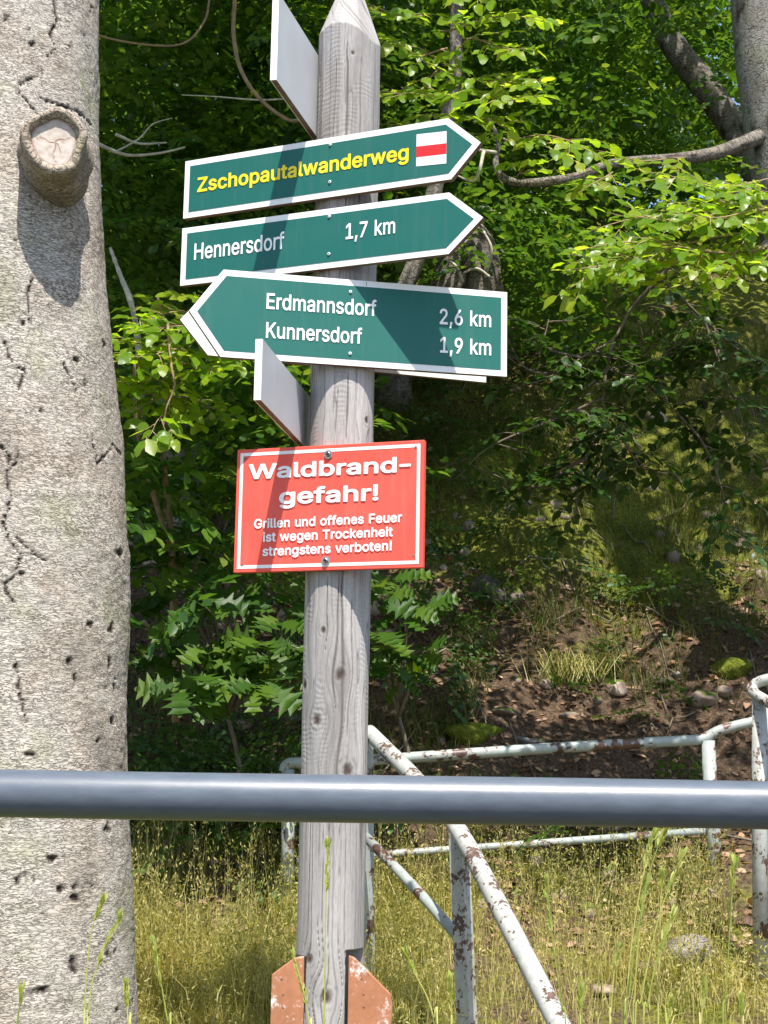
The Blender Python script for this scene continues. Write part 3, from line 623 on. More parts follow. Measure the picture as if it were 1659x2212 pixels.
gx = spaced(-2.6, 3.0, 0.028, 14, 22)
gy = spaced(2.0, 9.5, 0.030, 14, 20)
GXm, GYm = np.meshgrid(gx, gy)
GZm = ground_z(GXm, GYm)
mossv = 0.36 * np.exp(-((GXm - 0.75) / 0.9) ** 2 - ((GYm - 7.4) / 0.8) ** 2) + 0.12 * np.clip((GYm - 8) / 2, 0, 1) \
    + 0.20 * np.clip((5.0 - GYm) / 0.6, 0, 1) * np.clip((0.2 - GXm) / 0.4, -0.5, 1) - 0.30 * np.exp(-((GYm - 6.0) / 0.75) ** 2)
nxg, nyg = len(gx), len(gy)
ii = (np.arange(nyg - 1)[:, None] * nxg + np.arange(nxg - 1)[None]).ravel()
ground = mesh_np('ground', np.stack([GXm, GYm, GZm], -1).reshape(-1, 3),
                 np.stack([ii, ii + 1, ii + 1 + nxg, ii + nxg], -1), M['soil'], None, True, {'moss': mossv.ravel()})
tag(ground, 'wooded hillside of brown earth, moss and grass rising behind the signpost', kind='structure')

added_road = mesh_py('added_road', [(-40, -40, 0.006), (40, -40, 0.006), (40, 1.25, 0.006), (-40, 1.25, 0.006)], [(0, 1, 2, 3)], M['asphalt'])  # unseen sheet, added dark so less light bounces up to the rail
tag(added_road, 'unseen dark asphalt sheet added before the grey rail to lessen bounced light', kind='structure')

def ground_hit(px, py, y0=3.5):
    r = ray(px, py)
    for t in np.arange(y0, 14, 0.01):
        p = np.array([0, 0, EYE]) + r * (t / r[1])
        if ground_z(p[0], p[1]) > p[2]:
            return p
    return P(px, py, 9)

# ------------------------------------------------------------------ signpost
AX, AY, PR = -0.0955, 3.35, 0.0695

def build_post():
    root = thing('signpost', (AX, AY, 0.5), 'weathered grey wooden post with pointed top carrying the signs', 'post')
    th_f = np.radians(np.linspace(-105, 105, 176))
    th_b = np.radians(np.linspace(105, 255, 16))[1:-1]
    th = np.concatenate([th_f, th_b])
    zs = np.concatenate([np.linspace(0.45, 1.0, 40)[:-1], np.linspace(1.0, 3.34, 950)])
    TH, Z = np.meshgrid(th, zs)
    U = TH * PR
    # knots: (u, z, size)
    kn = []
    for px, py, s in ((698, 1362, .009), (735, 1458, .016), (684, 1556, .015), (657, 1478, .014), (752, 1664, .017),
                      (705, 2152, .018), (668, 2072, .012), (762, 120, .006), (792, 905, .010)):
        p = P(px, py, AY - 0.055)
        a = math.asin(max(-0.97, min(0.97, (p[0] - AX) / PR)))
        kn.append((a * PR, p[2], s))
    Uw = U + 0.010 * (fbm(Z * 1.5, U * 6, 3, 3) - 0.5) + 0.006 * (fbm(Z * 7, U * 12, 5, 3) - 0.5)
    knot = np.zeros_like(U); ring = np.zeros_like(U)
    for ku, kz, ks in kn:
        du, dz = U - ku, Z - kz
        d = np.sqrt((du / ks) ** 2 + (dz / (ks * 1.2)) ** 2)
        Uw -= du * 1.0 * np.exp(-(du / (ks * 2.2)) ** 2 - (dz / (ks * 3.5)) ** 2) * 0.9
        n = fbm(U * 260 + kz * 9, Z * 200, 9, 3)
        knot = np.maximum(knot, np.clip(1.5 - 1.7 * d + 0.6 * (n - 0.5), 0, 1))
        ring = np.maximum(ring, np.exp(-((d - 1.25 - 0.5 * (n - 0.5)) / 0.15) ** 2) * np.clip(2.2 * (fbm(U * 70 + kz, Z * 70, 12, 2) - 0.35), 0, 1))
    low = np.clip((1.55 - Z) / 0.15, 0, 1)                      # bold open grain near the foot
    g1 = fbm(Uw * 85, Z * 0.9, 31, 2)
    g2 = fbm(Uw * 260, Z * 2.0, 37, 3)
    g3 = fbm(Uw * 150 + 4, Z * 1.2, 43, 2)
    lines = np.clip((np.abs(g1 - 0.5) * -1 + 0.06) / 0.06, 0, 1) * (0.5 + 0.5 * low)
    fine = np.clip((g2 - 0.60) / 0.12, 0, 1) * 0.45
    cracks = np.zeros_like(U)
    for u0, za, zb, w in ((0.012, 1.40, 1.95, .0022), (0.002, 1.62, 1.92, .0016), (-0.022, 1.75, 1.93, .001), (0.030, 1.55, 1.9, .001), (0.0, 2.7, 3.12, .0020),
                          (0.028, 2.72, 3.08, .001), (-0.03, 2.8, 3.1, .0008), (0.015, 2.2, 2.36, .0020), (-0.012, 2.18, 2.33, .001)):
        path = u0 + 0.012 * (fbm(Z * 5 + u0 * 300, Z * 0, 51, 3) - 0.5)
        w_ = w * np.clip(np.minimum(Z - za, zb - Z) / 0.06, 0, 1)
        cracks = np.maximum(cracks, np.clip(1 - np.abs(Uw * 0.5 + U * 0.5 - path) / (w_ + 1e-9) * 0.6, 0, 1) * (w_ > 0.0001))
    # shallow cross ripples left by the rounding cutter, patchy
    patch = np.clip((fbm(U * 30 + 8, Z * 9, 61, 3) - 0.52) / 0.14, 0, 1)
    rip = np.sin(Z * 2 * math.pi / 0.0105 + 22 * fbm(U * 18, Z * 12, 67, 3)) * patch * (1 - 0.85 * low)
    # broad worn plates of lighter latewood with stepped edges
    pl = fbm(Uw * 38, Z * 3.2 + 2, 71, 3)
    step = np.clip((pl - 0.5) / 0.03, 0, 1) * (1 - low)
    edge = np.exp(-((pl - 0.5) / 0.018) ** 2) * (1 - low)
    groove = np.clip(np.maximum.reduce([lines * (0.85 + 0.15 * low), fine * (0.5 + 0.5 * low), cracks, edge * 0.65, ring * 0.5]), 0, 1)
    disp = -0.0022 * lines * (0.6 + 1.3 * low) - 0.0006 * fine - 0.004 * cracks + 0.0010 * step + 0.0003 * rip - 0.0022 * knot - 0.0010 * ring \
        + 0.0016 * low * (g3 - 0.5) * 2 + 0.002 * (fbm(U * 20, Z * 2.2, 81, 3) - 0.5)
    # notch behind the right-hand orange board
    zt = P(768, 2053, AY - 0.05)[2]
    zb = 0.75
    notch = ((U > 0.036) & (U < 0.105) & (Z < zt) & (Z > zb))
    notchL = ((U < -0.052) & (U > -0.105) & (Z < P(650, 2068, AY - 0.05)[2]) & (Z > zb))
    Rr = PR + disp
    Rr = np.where(notch, Rr - 0.032, Rr)
    Rr = np.where(notchL, Rr - 0.026, Rr)
    # pointed head: four axe-cut facets
    ztip = 3.335
    zsh = 3.140 - 0.018 * np.sin(TH) + 0.004 * (fbm(TH * 3 + 9, TH * 0, 5, 3) - 0.5)
    d = PR * 1.02 * np.clip((ztip - Z) / (ztip - zsh), 0, 9)
    lim = d * (1 + 0.05 * np.cos(3 * TH + 0.4))
    head = lim < Rr
    oblique = fbm((U * 60 + Z * 55), Z * 6, 91, 3)
    hl = np.clip((np.abs(oblique - 0.5) * -1 + 0.05) / 0.05, 0, 1)
    Rr = np.where(head, np.maximum(lim - 0.0018 * hl, 0.001), Rr)
    hl = np.clip((np.abs(oblique - 0.5) * -1 + 0.05) / 0.05, 0, 1)
    groove = np.where(head, hl * 0.85, groove)
    tone = np.clip(0.05 + 0.95 * fbm(U * 30, Z * 2.5, 101, 4) + 0.05 * rip + 0.14 * step + np.where(head, 0.15, 0) - 0.12, 0, 1)
    V = np.stack([AX + Rr * np.sin(TH), AY - Rr * np.cos(TH), Z], -1).reshape(-1, 3)
    nt, nz = len(th), len(zs)
    i = np.arange(nz - 1)[:, None] * nt
    j = np.arange(nt)[None]
    k = (j + 1) % nt
    Q = np.stack([i + j, i + k, i + nt + k, i + nt + j], -1).reshape(-1, 4)
    V = np.vstack([V, [AX, AY, ztip]])
    top = (nz - 1) * nt
    T = np.stack([top + np.arange(nt), top + (np.arange(nt) + 1) % nt, np.full(nt, nz * nt)], -1)
    gr = np.vstack([np.stack([groove, knot, tone], -1).reshape(-1, 3), [0, 0, 0.5]])
    mesh_np('shaft', V, [Q, T], M['post'], root, True, {'grain': gr})
build_post()
# ------------------------------------------------------------------ lettering
FILL = {}
def glyph_fill(ch, weight):
    """one letter's outline filled once and kept"""
    if (ch, weight) in FILL:
        return FILL[(ch, weight)]
    cu = bpy.data.curves.new('letters', 'CURVE')
    cu.dimensions = '2D'
    cu.fill_mode = 'FRONT'
    for L in GLYPHS[weight][ch][1]:
        if len(L) < 14:
            continue
        L = np.array(L, float).reshape(-1, 2)
        sp = cu.splines.new('POLY')
        sp.points.add(len(L) - 1)
        co = np.zeros((len(L), 4)); co[:, :2] = L / 100.0; co[:, 3] = 1
        sp.points.foreach_set('co', co.ravel())
        sp.use_cyclic_u = True
    o = bpy.data.objects.new('letters', cu)
    COL.objects.link(o)
    bpy.context.view_layer.update()
    me = bpy.data.meshes.new_from_object(o.evaluated_get(bpy.context.evaluated_depsgraph_get()))
    V = np.zeros(len(me.vertices) * 3)
    me.vertices.foreach_get('co', V)
    V = V.reshape(-1, 3)[:, :2] * 100
    faces = [tuple(p.vertices) for p in me.polygons]
    bpy.data.objects.remove(o); bpy.data.curves.remove(cu); bpy.data.meshes.remove(me)
    FILL[(ch, weight)] = (V, faces)
    return V, faces

def text_verts(s, weight, u0, u1, z0, cap, track=0):
    """outline letters filled as flat mesh: u0..u1 wide, baseline z0, capital height cap"""
    x, Vs, Fs, b, lift = 0, [], [], 0, []
    for k, ch in enumerate(s):
        if ch == ' ':
            x += 230
            continue
        adv = GLYPHS[weight][ch][0] if ch != '-' else 330
        V, faces = glyph_fill(ch, weight)
        Vs.append(V + [x - (60 if ch == '-' else 0), 0])
        lift += [k % 2 * 0.0001] * len(V)
        Fs += [tuple(i + b for i in f) for f in faces]
        b += len(V)
        x += adv + track
    V = np.vstack(Vs)
    xa, xb = V[:, 0].min(), V[:, 0].max()
    ref = 533.0 if weight == 'R' else 551.0
    b0 = -12 if weight == 'R' else -21
    uu = u0 + (V[:, 0] - xa) / (xb - xa) * (u1 - u0)
    zz = z0 + (V[:, 1] - b0) / ref * cap
    return np.stack([uu, zz, np.array(lift)], -1), Fs

class Sign:
    """a board in a vertical plane: u runs to the right along it, d out of its face; z is height"""
    def __init__(self, name, yaw, zc, label, cat='sign', back=False, group=None, origin=None):
        y = math.radians(yaw)
        self.n = np.array([-math.sin(y), -math.cos(y), 0])
        self.u = np.array([math.cos(y), -math.sin(y), 0])
        self.p0 = np.array([AX, AY, 0]) + self.n * (PR + 0.0145) if origin is None else np.asarray(origin, float)
        self.root = thing(name, (self.p0[0], self.p0[1], zc), label, cat, group)
    def at(self, u, z, d=0.0):
        p = self.p0 + self.u * u + self.n * d
        return np.array([p[0], p[1], z])
    def prism(self, name, poly, d0, d1, mat, parent=None, bev=0):
        n = len(poly)
        V = [self.at(u, z, d1) for u, z in poly] + [self.at(u, z, d0) for u, z in poly]
        Fc = [tuple(range(n)), tuple(range(2 * n - 1, n - 1, -1))]
        area = sum(poly[i][0] * poly[(i + 1) % n][1] - poly[(i + 1) % n][0] * poly[i][1] for i in range(n))
        for i in range(n):
            j = (i + 1) % n
            Fc.append((i, n + i, n + j, j))
        if area < 0:
            Fc = [f[::-1] for f in Fc]
        o = mesh_py(name, V, Fc, mat, parent or self.root)
        if bev:
            bevel(o, bev)
        return o
    def frame(self, name, outer, inner, d0, d1, mat, parent=None):
        """flat ring between two outlines with the same number of corners"""
        n = len(outer)
        V, Fc = [], []
        for d in (d1, d0):
            V += [self.at(u, z, d) for u, z in outer] + [self.at(u, z, d) for u, z in inner]
        for i in range(n):
            j = (i + 1) % n
            Fc.append((i, j, n + j, n + i))
            Fc.append((i, 2 * n + i, 2 * n + j, j))
            Fc.append((n + i, n + j, 3 * n + j, 3 * n + i))
        return mesh_py(name, V, Fc, mat, parent or self.root)
    def text(self, s, weight, u0, u1, z0, cap, mat, d=0.002, track=0, z1=None):
        uv, faces = text_verts(s, weight, u0, u1, z0, cap, track)
        if z1 is not None:
            uv[:, 1] += (uv[:, 0] - u0) / (u1 - u0) * (z1 - z0)
        V = [self.at(u, z, d + e) for u, z, e in uv]
        nrm = np.cross(np.array(V[faces[0][1]]) - V[faces[0][0]], np.array(V[faces[0][2]]) - V[faces[0][0]])
        if nrm @ self.n < 0:
            faces = [f[::-1] for f in faces]
        return mesh_py('lettering', V, faces, mat, self.root)
    def rivet(self, u, z, r=0.0035, d=0.0015):
        o = lathe('rivet', [(r, 0), (r, 0.0012), (r * 0.75, 0.0022), (r * 0.4, 0.0022)], M['white_letter'], self.at(u, z, d), self.n, self.root, 14)
        lathe('rivet_hole', [(r * 0.42, 0), (r * 0.42, 0.0004)], M['green'], self.at(u, z, d + 0.0022), self.n, o, 10)
        return o
    def screw(self, u, z, r=0.0095, d=0.001):
        o = lathe('screw', [(r, 0), (r, 0.0016), (r * 0.62, 0.002), (r * 0.58, 0.0055), (r * 0.42, 0.0068), (r * 0.40, 0.0060), (r * 0.25, 0.0040)], M['steel'], self.at(u, z, d), self.n, self.root, 18)
        lathe('socket', [(r * 0.28, 0), (r * 0.28, 0.0006)], M['hole'], self.at(u, z, d + 0.0041), self.n, o, 6)
        return o

def inset(poly, w):
    """shrink a convex outline by w"""
    p = np.array(poly, float)
    n = len(p)
    area = sum(p[i][0] * p[(i + 1) % n][1] - p[(i + 1) % n][0] * p[i][1] for i in range(n))
    s = 1 if area > 0 else -1
    out = []
    for i in range(n):
        a, b, c = p[i - 1], p[i], p[(i + 1) % n]
        e1 = (b - a) / np.linalg.norm(b - a); e2 = (c - b) / np.linalg.norm(c - b)
        n1 = s * np.array([-e1[1], e1[0]]); n2 = s * np.array([-e2[1], e2[0]])
        bis = n1 + n2
        out.append(b + bis * w / (1 + n1 @ n2))
    return [tuple(q) for q in out]

def arrow_sign(name, yaw, outline, label, border=0.0135):
    zc = sum(z for _, z in outline) / len(outline)
    s = Sign(name, yaw, zc, label)
    s.prism('board', outline, -0.0145, -0.0012, M['core'])
    s.prism('white_face', outline, -0.0012, 0.0, M['white'])
    s.prism('green_panel', inset(outline, border), 0.0, 0.0008, M['green'])
    return s

z0, z1 = 2.7415, 2.8785
s = arrow_sign('trail_sign', 24.2, [(-0.371, z0), (0.284, z0), (0.350, 2.813), (0.276, z1), (-0.371, z1)],
               'green trail arrow with yellow lettering and red striped marker, topmost on the post')
s.text('Zschopautalwanderweg', 'B', -0.3355, 0.1865, 2.7985, 0.0350, M['yellow'], track=4)
mk = s.prism('trail_marker', [(0.204, 2.781), (0.273, 2.7775), (0.273, 2.8495), (0.204, 2.853)], 0.0008, 0.0014, M['white'])
s.prism('red_stripe', [(0.204, 2.8015), (0.273, 2.799), (0.273, 2.8225), (0.204, 2.8255)], 0.0014, 0.0018, M['marker_red'], mk)
s.rivet(-0.001, 2.8615); s.rivet(0.0, 2.7755)

z0, z1 = 2.580, 2.715
s = arrow_sign('direction_sign', 23, [(-0.369, z0), (0.276, z0), (0.352, 2.6505), (0.276, z1), (-0.369, z1)],
               'green right-pointing arrow with white lettering and one distance, second on the post')
s.text('Hennersdorf', 'R', -0.3345, -0.109, 2.636, 0.0385, M['white_letter'])
s.text('1,7 km', 'R', 0.0390, 0.1546, 2.6395, 0.0355, M['white_letter'])
s.rivet(-0.001, 2.6965); s.rivet(0.0, 2.6115)

z0, z1 = 2.3625, 2.553
s = arrow_sign('direction_sign', -11.5, [(-0.276, z0), (0.348, z0), (0.348, z1), (-0.276, z1), (-0.345, 2.4575)],
               'large green left-pointing arrow with two white place names, below the two right-pointing arrows')
s.text('Erdmannsdorf', 'R', -0.1825, 0.0555, 2.4735, 0.0350, M['white_letter'], z1=2.4755)
s.text('Kunnersdorf', 'R', -0.1818, 0.0252, 2.4100, 0.0345, M['white_letter'], z1=2.4115)
s.text('2,6 km', 'R', 0.1958, 0.3116, 2.4685, 0.0352, M['white_letter'], z1=2.4700)
s.text('1,9 km', 'R', 0.1975, 0.3120, 2.4050, 0.0352, M['white_letter'], z1=2.4065)
s.rivet(-0.002, 2.5255); s.rivet(0.0, 2.3888)
s.prism('scratch', [(0.0320, 2.5425), (0.0332, 2.5425), (0.0336, 2.5510), (0.0324, 2.5510)], 0.0, 0.0003, M['hole'])

# the twin board on the far side of the post, its plain back towards us
yw = math.radians(-11.5)
nb = np.array([-math.sin(yw), -math.cos(yw), 0])
s = Sign('direction_sign', -11.5, 2.46, 'plain white back of an arrow board behind the large left-pointing green arrow',
         origin=np.array([AX, AY, 0]) - nb * (PR + 0.002))
def on_board(px, py):
    r = ray(px, py); o = np.array([0, 0, EYE])
    w = o + r * (((s.p0 - o) @ s.n) / (r @ s.n))
    return (float((w - s.p0) @ s.u), float(w[2]))
ol = [on_board(449, 767), on_board(1050, 826), on_board(1053, 650), on_board(470, 612), on_board(389, 690)]
s.prism('board', ol, -0.012, -0.001, M['core'])
s.prism('white_face', ol, -0.001, 0.0, M['white'])

# red warning board
z0, z1 = 1.9215, 2.189
s = Sign('warning_sign', 19, 2.055, 'red rectangular warning sign with white lettering about forest fire danger')
rect = [(-0.2075, z0), (0.2155, z0), (0.2155, z1), (-0.2075, z1)]
b = s.prism('board', rect, -0.0145, 0.0, M['red'], bev=0.0012)
s.frame('white_border', inset(rect, 0.0080), inset(rect, 0.0150), 0.0, 0.0007, M['white'])
s.text('Waldbrand-', 'B', -0.1785, 0.1875, 2.1225, 0.0330, M['white_letter'])
s.text('gefahr!', 'B', -0.1060, 0.1175, 2.0650, 0.0345, M['white_letter'])
s.text('Grillen und offenes Feuer', 'B', -0.1620, 0.1703, 2.0150, 0.0205, M['white_letter'], z1=2.0175, track=6)
s.text('ist wegen Trockenheit', 'B', -0.1405, 0.1505, 1.9855, 0.0205, M['white_letter'], z1=1.9882, track=6)
s.text('strengstens verboten!', 'B', -0.1405, 0.1490, 1.9550, 0.0205, M['white_letter'], z1=1.9590, track=6)
s.screw(0.0038, 2.1680); s.screw(0.0038, 1.9412)
for u, z in ((-0.1885, 2.1685), (0.1972, 2.1735), (-0.1880, 1.9375), (0.1970, 1.9475)):
    o = lathe('corner_hole', [(0.0030, 0), (0.0030, 0.0006)], M['core'], s.at(u, z, 0.0002), s.n, s.root, 12)

# two boards seen almost edge on, pointing towards the camera
def side_board(name, far, near, zlo, zhi, label, tip):
    """far / near: (x, y) along the visible side"""
    far, near = np.array(far), np.array(near)
    d = near - far
    L = np.linalg.norm(d); d /= L
    yaw = math.degrees(math.atan2(d[1], -d[0]))
    s = Sign.__new__(Sign)
    s.u = np.array([d[0], d[1], 0])
    s.n = np.array([-d[1], d[0], 0])
    if s.n[0] < 0:
        s.n = -s.n
    s.p0 = np.array([far[0], far[1], 0])
    s.root = thing(name, (far[0], far[1], (zlo + zhi) / 2), label, 'sign')
    back = -0.20
    ol = [(back, zlo), (L, zlo), (L, zhi), (back, zhi)]
    s.prism('board', inset(ol, 0.0006), -0.0125, -0.0012, M['core'])
    s.prism('grey_back', ol, -0.0012, 0.0, M['plate'])
    s.prism('white_face', ol, -0.0140, -0.0125, M['white'])
    # white painted end edge
    e = 0.0009
    V = [s.at(L + e, zlo, 0.0), s.at(L + e, zlo, -0.014), s.at(L + e, zhi, -0.014), s.at(L + e, zhi, 0.0),
         s.at(L, zlo, 0.0), s.at(L, zlo, -0.014), s.at(L, zhi, -0.014), s.at(L, zhi, 0.0)]
    o = mesh_py('edge_strip', V, [(0, 1, 2, 3), (4, 7, 6, 5), (0, 4, 5, 1), (2, 6, 7, 3), (1, 5, 6, 2), (0, 3, 7, 4)], M['white'], s.root)
    return s
side_board('direction_sign', (-0.1655, 3.35), (-0.2370, 3.060), 2.912, 3.104, 'grey board seen edge-on at the top left of the post above the yellow-lettered arrow', 0)
side_board('direction_sign', (-0.1790, 3.35), (-0.2400, 2.948), 2.207, 2.328, 'grey board seen edge-on between the large left arrow and the red warning sign', 0)

# two small orange boards let into the foot of the post
def orange(px_outline, Y, label, yaw):
    pts = [P(x, y, Y) for x, y in px_outline]
    c = np.mean(pts, axis=0)
    s = Sign.__new__(Sign)
    a = math.radians(yaw)
    s.n = np.array([-math.sin(a), -math.cos(a), 0]); s.u = np.array([math.cos(a), -math.sin(a), 0])
    s.p0 = np.array([c[0], Y, 0])
    s.root = thing('marker_board', (c[0], Y, 1.0), label, 'sign')
    ol = [((p - s.p0) @ s.u / 1.0, p[2]) for p in pts]
    lo = min(z for _, z in ol) - 0.16
    ol = [(u, z if i not in (0, len(ol) - 1) else lo) for i, (u, z) in enumerate(ol)]
    s.prism('board', ol, -0.020, 0.0, M['orange'], bev=0.0018)
    for u, z, r in ((0.3, 0.045, .0022), (0.35, 0.075, .0018), (0.36, 0.10, .0018)):
        uu = min(q[0] for q in ol) + (max(q[0] for q in ol) - min(q[0] for q in ol)) * u
        lathe('nail', [(r, 0), (r, 0.0008), (r * .5, 0.0012)], M['core'], s.at(uu, max(q[1] for q in ol) - z, 0), s.n, s.root, 10)
    return s
orange([(583, 2212), (587, 2106), (634, 2071), (657, 2066), (659, 2212)], 3.298, 'chipped orange board let into the left side of the post foot', 0)
orange([(751, 2212), (753, 2064), (764, 2068), (844, 2148), (848, 2170), (840, 2212)], 3.298, 'chipped orange board with slanted corner at the right side of the post foot', 0)

# ------------------------------------------------------------------ the big beech on the left
def build_trunk():
    root = thing('beech_tree', (-0.9, 3.7, 0.6), 'thick pale grey beech trunk at the left edge with a sawn-off branch stub', 'tree')
    ez = np.array([0.3, 0.94, 1.15, 1.46, 1.68, 2.0, 2.23, 2.69, 3.04, 3.41, 5.5])
    ex = np.array([-0.47, -0.535, -0.556, -0.584, -0.599, -0.604, -0.627, -0.687, -0.721, -0.742, -0.86])
    rad = lambda z: np.interp(z, [0.3, 0.94, 1.5, 2.5, 3.4, 5.5], [0.37, 0.315, 0.295, 0.27, 0.25, 0.21])
    th_f = np.radians(np.linspace(-70, 112, 210))
    th_b = np.radians(np.linspace(112, 290, 20))[1:-1]
    th = np.concatenate([th_f, th_b])
    zs = np.concatenate([np.linspace(0.35, 0.9, 30)[:-1], np.linspace(0.9, 3.45, 800), np.linspace(3.45, 5.5, 40)[1:]])
    TH, Z = np.meshgrid(th, zs)
    R0 = rad(Z)
    cx = np.interp(Z, ez, ex) - R0
    U = TH * 0.28
    pit = np.zeros_like(U)
    def uz(px, py):
        p = P(px, py, 3.46)
        z = p[2]
        r = float(rad(z)); c = float(np.interp(z, ez, ex)) - r
        # point on the bark seen at this pixel
        rr = ray(px, py); o = np.array([0, 0, EYE])
        for t in np.arange(3.0, 3.9, 0.004):
            q = o + rr * (t / rr[1])
            r = float(rad(q[2])); c = float(np.interp(q[2], ez, ex)) - r
            if math.hypot(q[0] - c, q[1] - 3.7) < r:
                return math.atan2(q[0] - c, -(q[1] - 3.7)) * 0.28, q[2]
        return 0.28 * 1.4, z
    nz = fbm(U * 180, Z * 180, 7, 3)
    nb_ = fbm(U * 60, Z * 60, 8, 3)
    # dark knots and pits where the photograph has them: (x, y, half width, half height)
    for px, py, a, b_ in ((200, 12, 10, 16), (150, 100, 6, 5), (90, 150, 6, 8), (112, 118, 6, 6), (70, 95, 7, 6), (185, 75, 6, 7), (62, 65, 5, 5), (12, 40, 6, 8),
                          (224, 740, 8, 9), (188, 830, 8, 6), (165, 778, 9, 5), (262, 1195, 18, 10), (232, 1090, 5, 5), (85, 888, 6, 5), (20, 888, 6, 4),
                          (238, 1352, 8, 14), (195, 1345, 10, 9), (235, 1432, 9, 14), (147, 1427, 10, 14), (160, 1470, 9, 20), (246, 1478, 6, 12), (240, 1555, 9, 9), (208, 1600, 6, 5), (168, 1612, 8, 6), (60, 1630, 12, 5),
                          (228, 1790, 13, 10), (107, 1855, 16, 8), (160, 1900, 12, 20), (130, 1920, 9, 14), (42, 1900, 9, 12), (195, 1910, 8, 7), (160, 1942, 11, 7), (90, 1975, 9, 8), (90, 2140, 22, 6), (155, 2075, 9, 22), (238, 2060, 10, 18),
                          (288, 2165, 7, 7), (247, 2178, 7, 5), (30, 520, 6, 4), (50, 700, 5, 7), (120, 1010, 7, 5), (40, 1240, 9, 6), (180, 1120, 7, 5), (95, 1690, 6, 5), (20, 1800, 8, 6)):
        u0, z0 = uz(px, py)
        s_ = 0.00104 * (0.85 + 0.35 * ((px * 7 + py * 3) % 10) / 10)
        d = np.sqrt(((U - u0) / (a * s_)) ** 2 + ((Z - z0) / (b_ * s_)) ** 2)
        pit = np.maximum(pit, np.clip(1.15 - d + 3.4 * (nb_ - 0.5) + 1.2 * (nz - 0.5), 0, 1) * np.clip(2.6 - d, 0, 1))
    # long thin cracks
    for line in ([(118, 0), (125, 40), (112, 75), (118, 110), (100, 120)], [(80, 165), (45, 180), (42, 200), (68, 230), (85, 250)], [(0, 960), (22, 985), (12, 1020), (24, 1070), (8, 1130), (20, 1170)], [(22, 1170), (48, 1200), (24, 1250), (8, 1260), (30, 1310)],
                 [(10, 740), (28, 790), (55, 800), (40, 845)], [(140, 790), (160, 830), (165, 850)], [(40, 970), (35, 1000), (12, 1020)], [(65, 690), (60, 640), (70, 600)], [(35, 1430), (45, 1500), (55, 1560)], [(35, 1160), (85, 1205), (100, 1210)],
                 [(200, 950), (215, 1000), (245, 960), (262, 985)], [(80, 212), (118, 222), (165, 240), (200, 270)]):
        pts = np.array([uz(*q) for q in line])
        d = np.full_like(U, 9.0)
        Uj = U + 0.006 * (nb_ - 0.5) * 2
        Zj = Z + 0.006 * (nz - 0.5) * 2
        for a, b_ in zip(pts[:-1], pts[1:]):
            e = b_ - a
            t = np.clip(((Uj - a[0]) * e[0] + (Zj - a[1]) * e[1]) / (e @ e), 0, 1)
            d = np.minimum(d, np.hypot(Uj - a[0] - t * e[0], Zj - a[1] - t * e[1]))
        w = 0.0013 + 0.0024 * (nb_ > 0.54)
        pit = np.maximum(pit, np.clip(1.6 - d / w, 0, 1) * 0.95)
    disp = 0.020 * (fbm(U * 4, Z * 2.2, 3, 3) - 0.5) + 0.008 * (fbm(U * 16, Z * 10, 4, 3) - 0.5) + 0.0035 * (fbm(U * 50, Z * 85, 6, 3) - 0.5) - 0.0055 * pit
    Rr = R0 + disp
    V = np.stack([cx + Rr * np.sin(TH), 3.7 - Rr * np.cos(TH), Z], -1).reshape(-1, 3)
    nt, n2 = len(th), len(zs)
    i = np.arange(n2 - 1)[:, None] * nt
    j = np.arange(nt)[None]
    k = (j + 1) % nt
    Q = np.stack([i + j, i + k, i + nt + k, i + nt + j], -1).reshape(-1, 4)
    uvb = np.stack([U, Z, np.zeros_like(U)], -1).reshape(-1, 3)
    mesh_np('trunk', V, Q, M['beech_bark'], root, True, {'bark': uvb, 'pit': pit.ravel()})
    # sawn-off branch
    face_c = P(118, 303, 3.365)
    zc = face_c[2]
    ax = np.array([0.20, -0.975, 0.0]); ax /= np.linalg.norm(ax)
    side = np.cross(ax, [0, 0, 1.0]); side /= np.linalg.norm(side)
    up = np.cross(side, ax)
    prof = [(0.098, -0.150, 0.0), (0.088, -0.118, 0.002), (0.080, -0.092, 0.002), (0.076, -0.066, 0.0), (0.0755, -0.038, 0), (0.077, -0.016, 0), (0.0745, 0.0, 0), (0.068, 0.008, 0), (0.060, 0.005, 0), (0.054, -0.004, 0), (0.0505, -0.012, 0)]
    seg = 56
    V, at, pt = [], [], []
    for r, h, dz in prof:
        for q in range(seg):
            a = 2 * math.pi * q / seg
            jit = 1 + 0.05 * math.sin(3 * a + 1) + 0.03 * math.sin(5 * a) + 0.16 * (float(fbm(math.cos(a) * 3 + 5, math.sin(a) * 3 + h * 20, 77, 3)) - 0.5)
            tilt = 0.10 * math.cos(a - 0.5)
            p = face_c + ax * h + (math.cos(a) * side * 0.93 + math.sin(a) * up * 1.06) * r * jit + np.array([0, 0, dz])
            V.append(p); at.append((a * 0.07, p[2] + h * 2, 0)); pt.append(0.25 * (h < -0.10) * max(0, -math.sin(a)))  # tone darkens towards the underside at the stub's root end
    Q = []
    for i in range(len(prof) - 1):
        for q in range(seg):
            Q.append((i * seg + q, i * seg + (q + 1) % seg, (i + 1) * seg + (q + 1) % seg, (i + 1) * seg + q))
    stub = mesh_np('branch_stub', np.array(V), np.array(Q), M['stub_bark'], root, True, {'bark': np.array(at), 'pit': np.array(pt)})
    # cut face with radial checks
    nr = 16
    V, ck = [], []
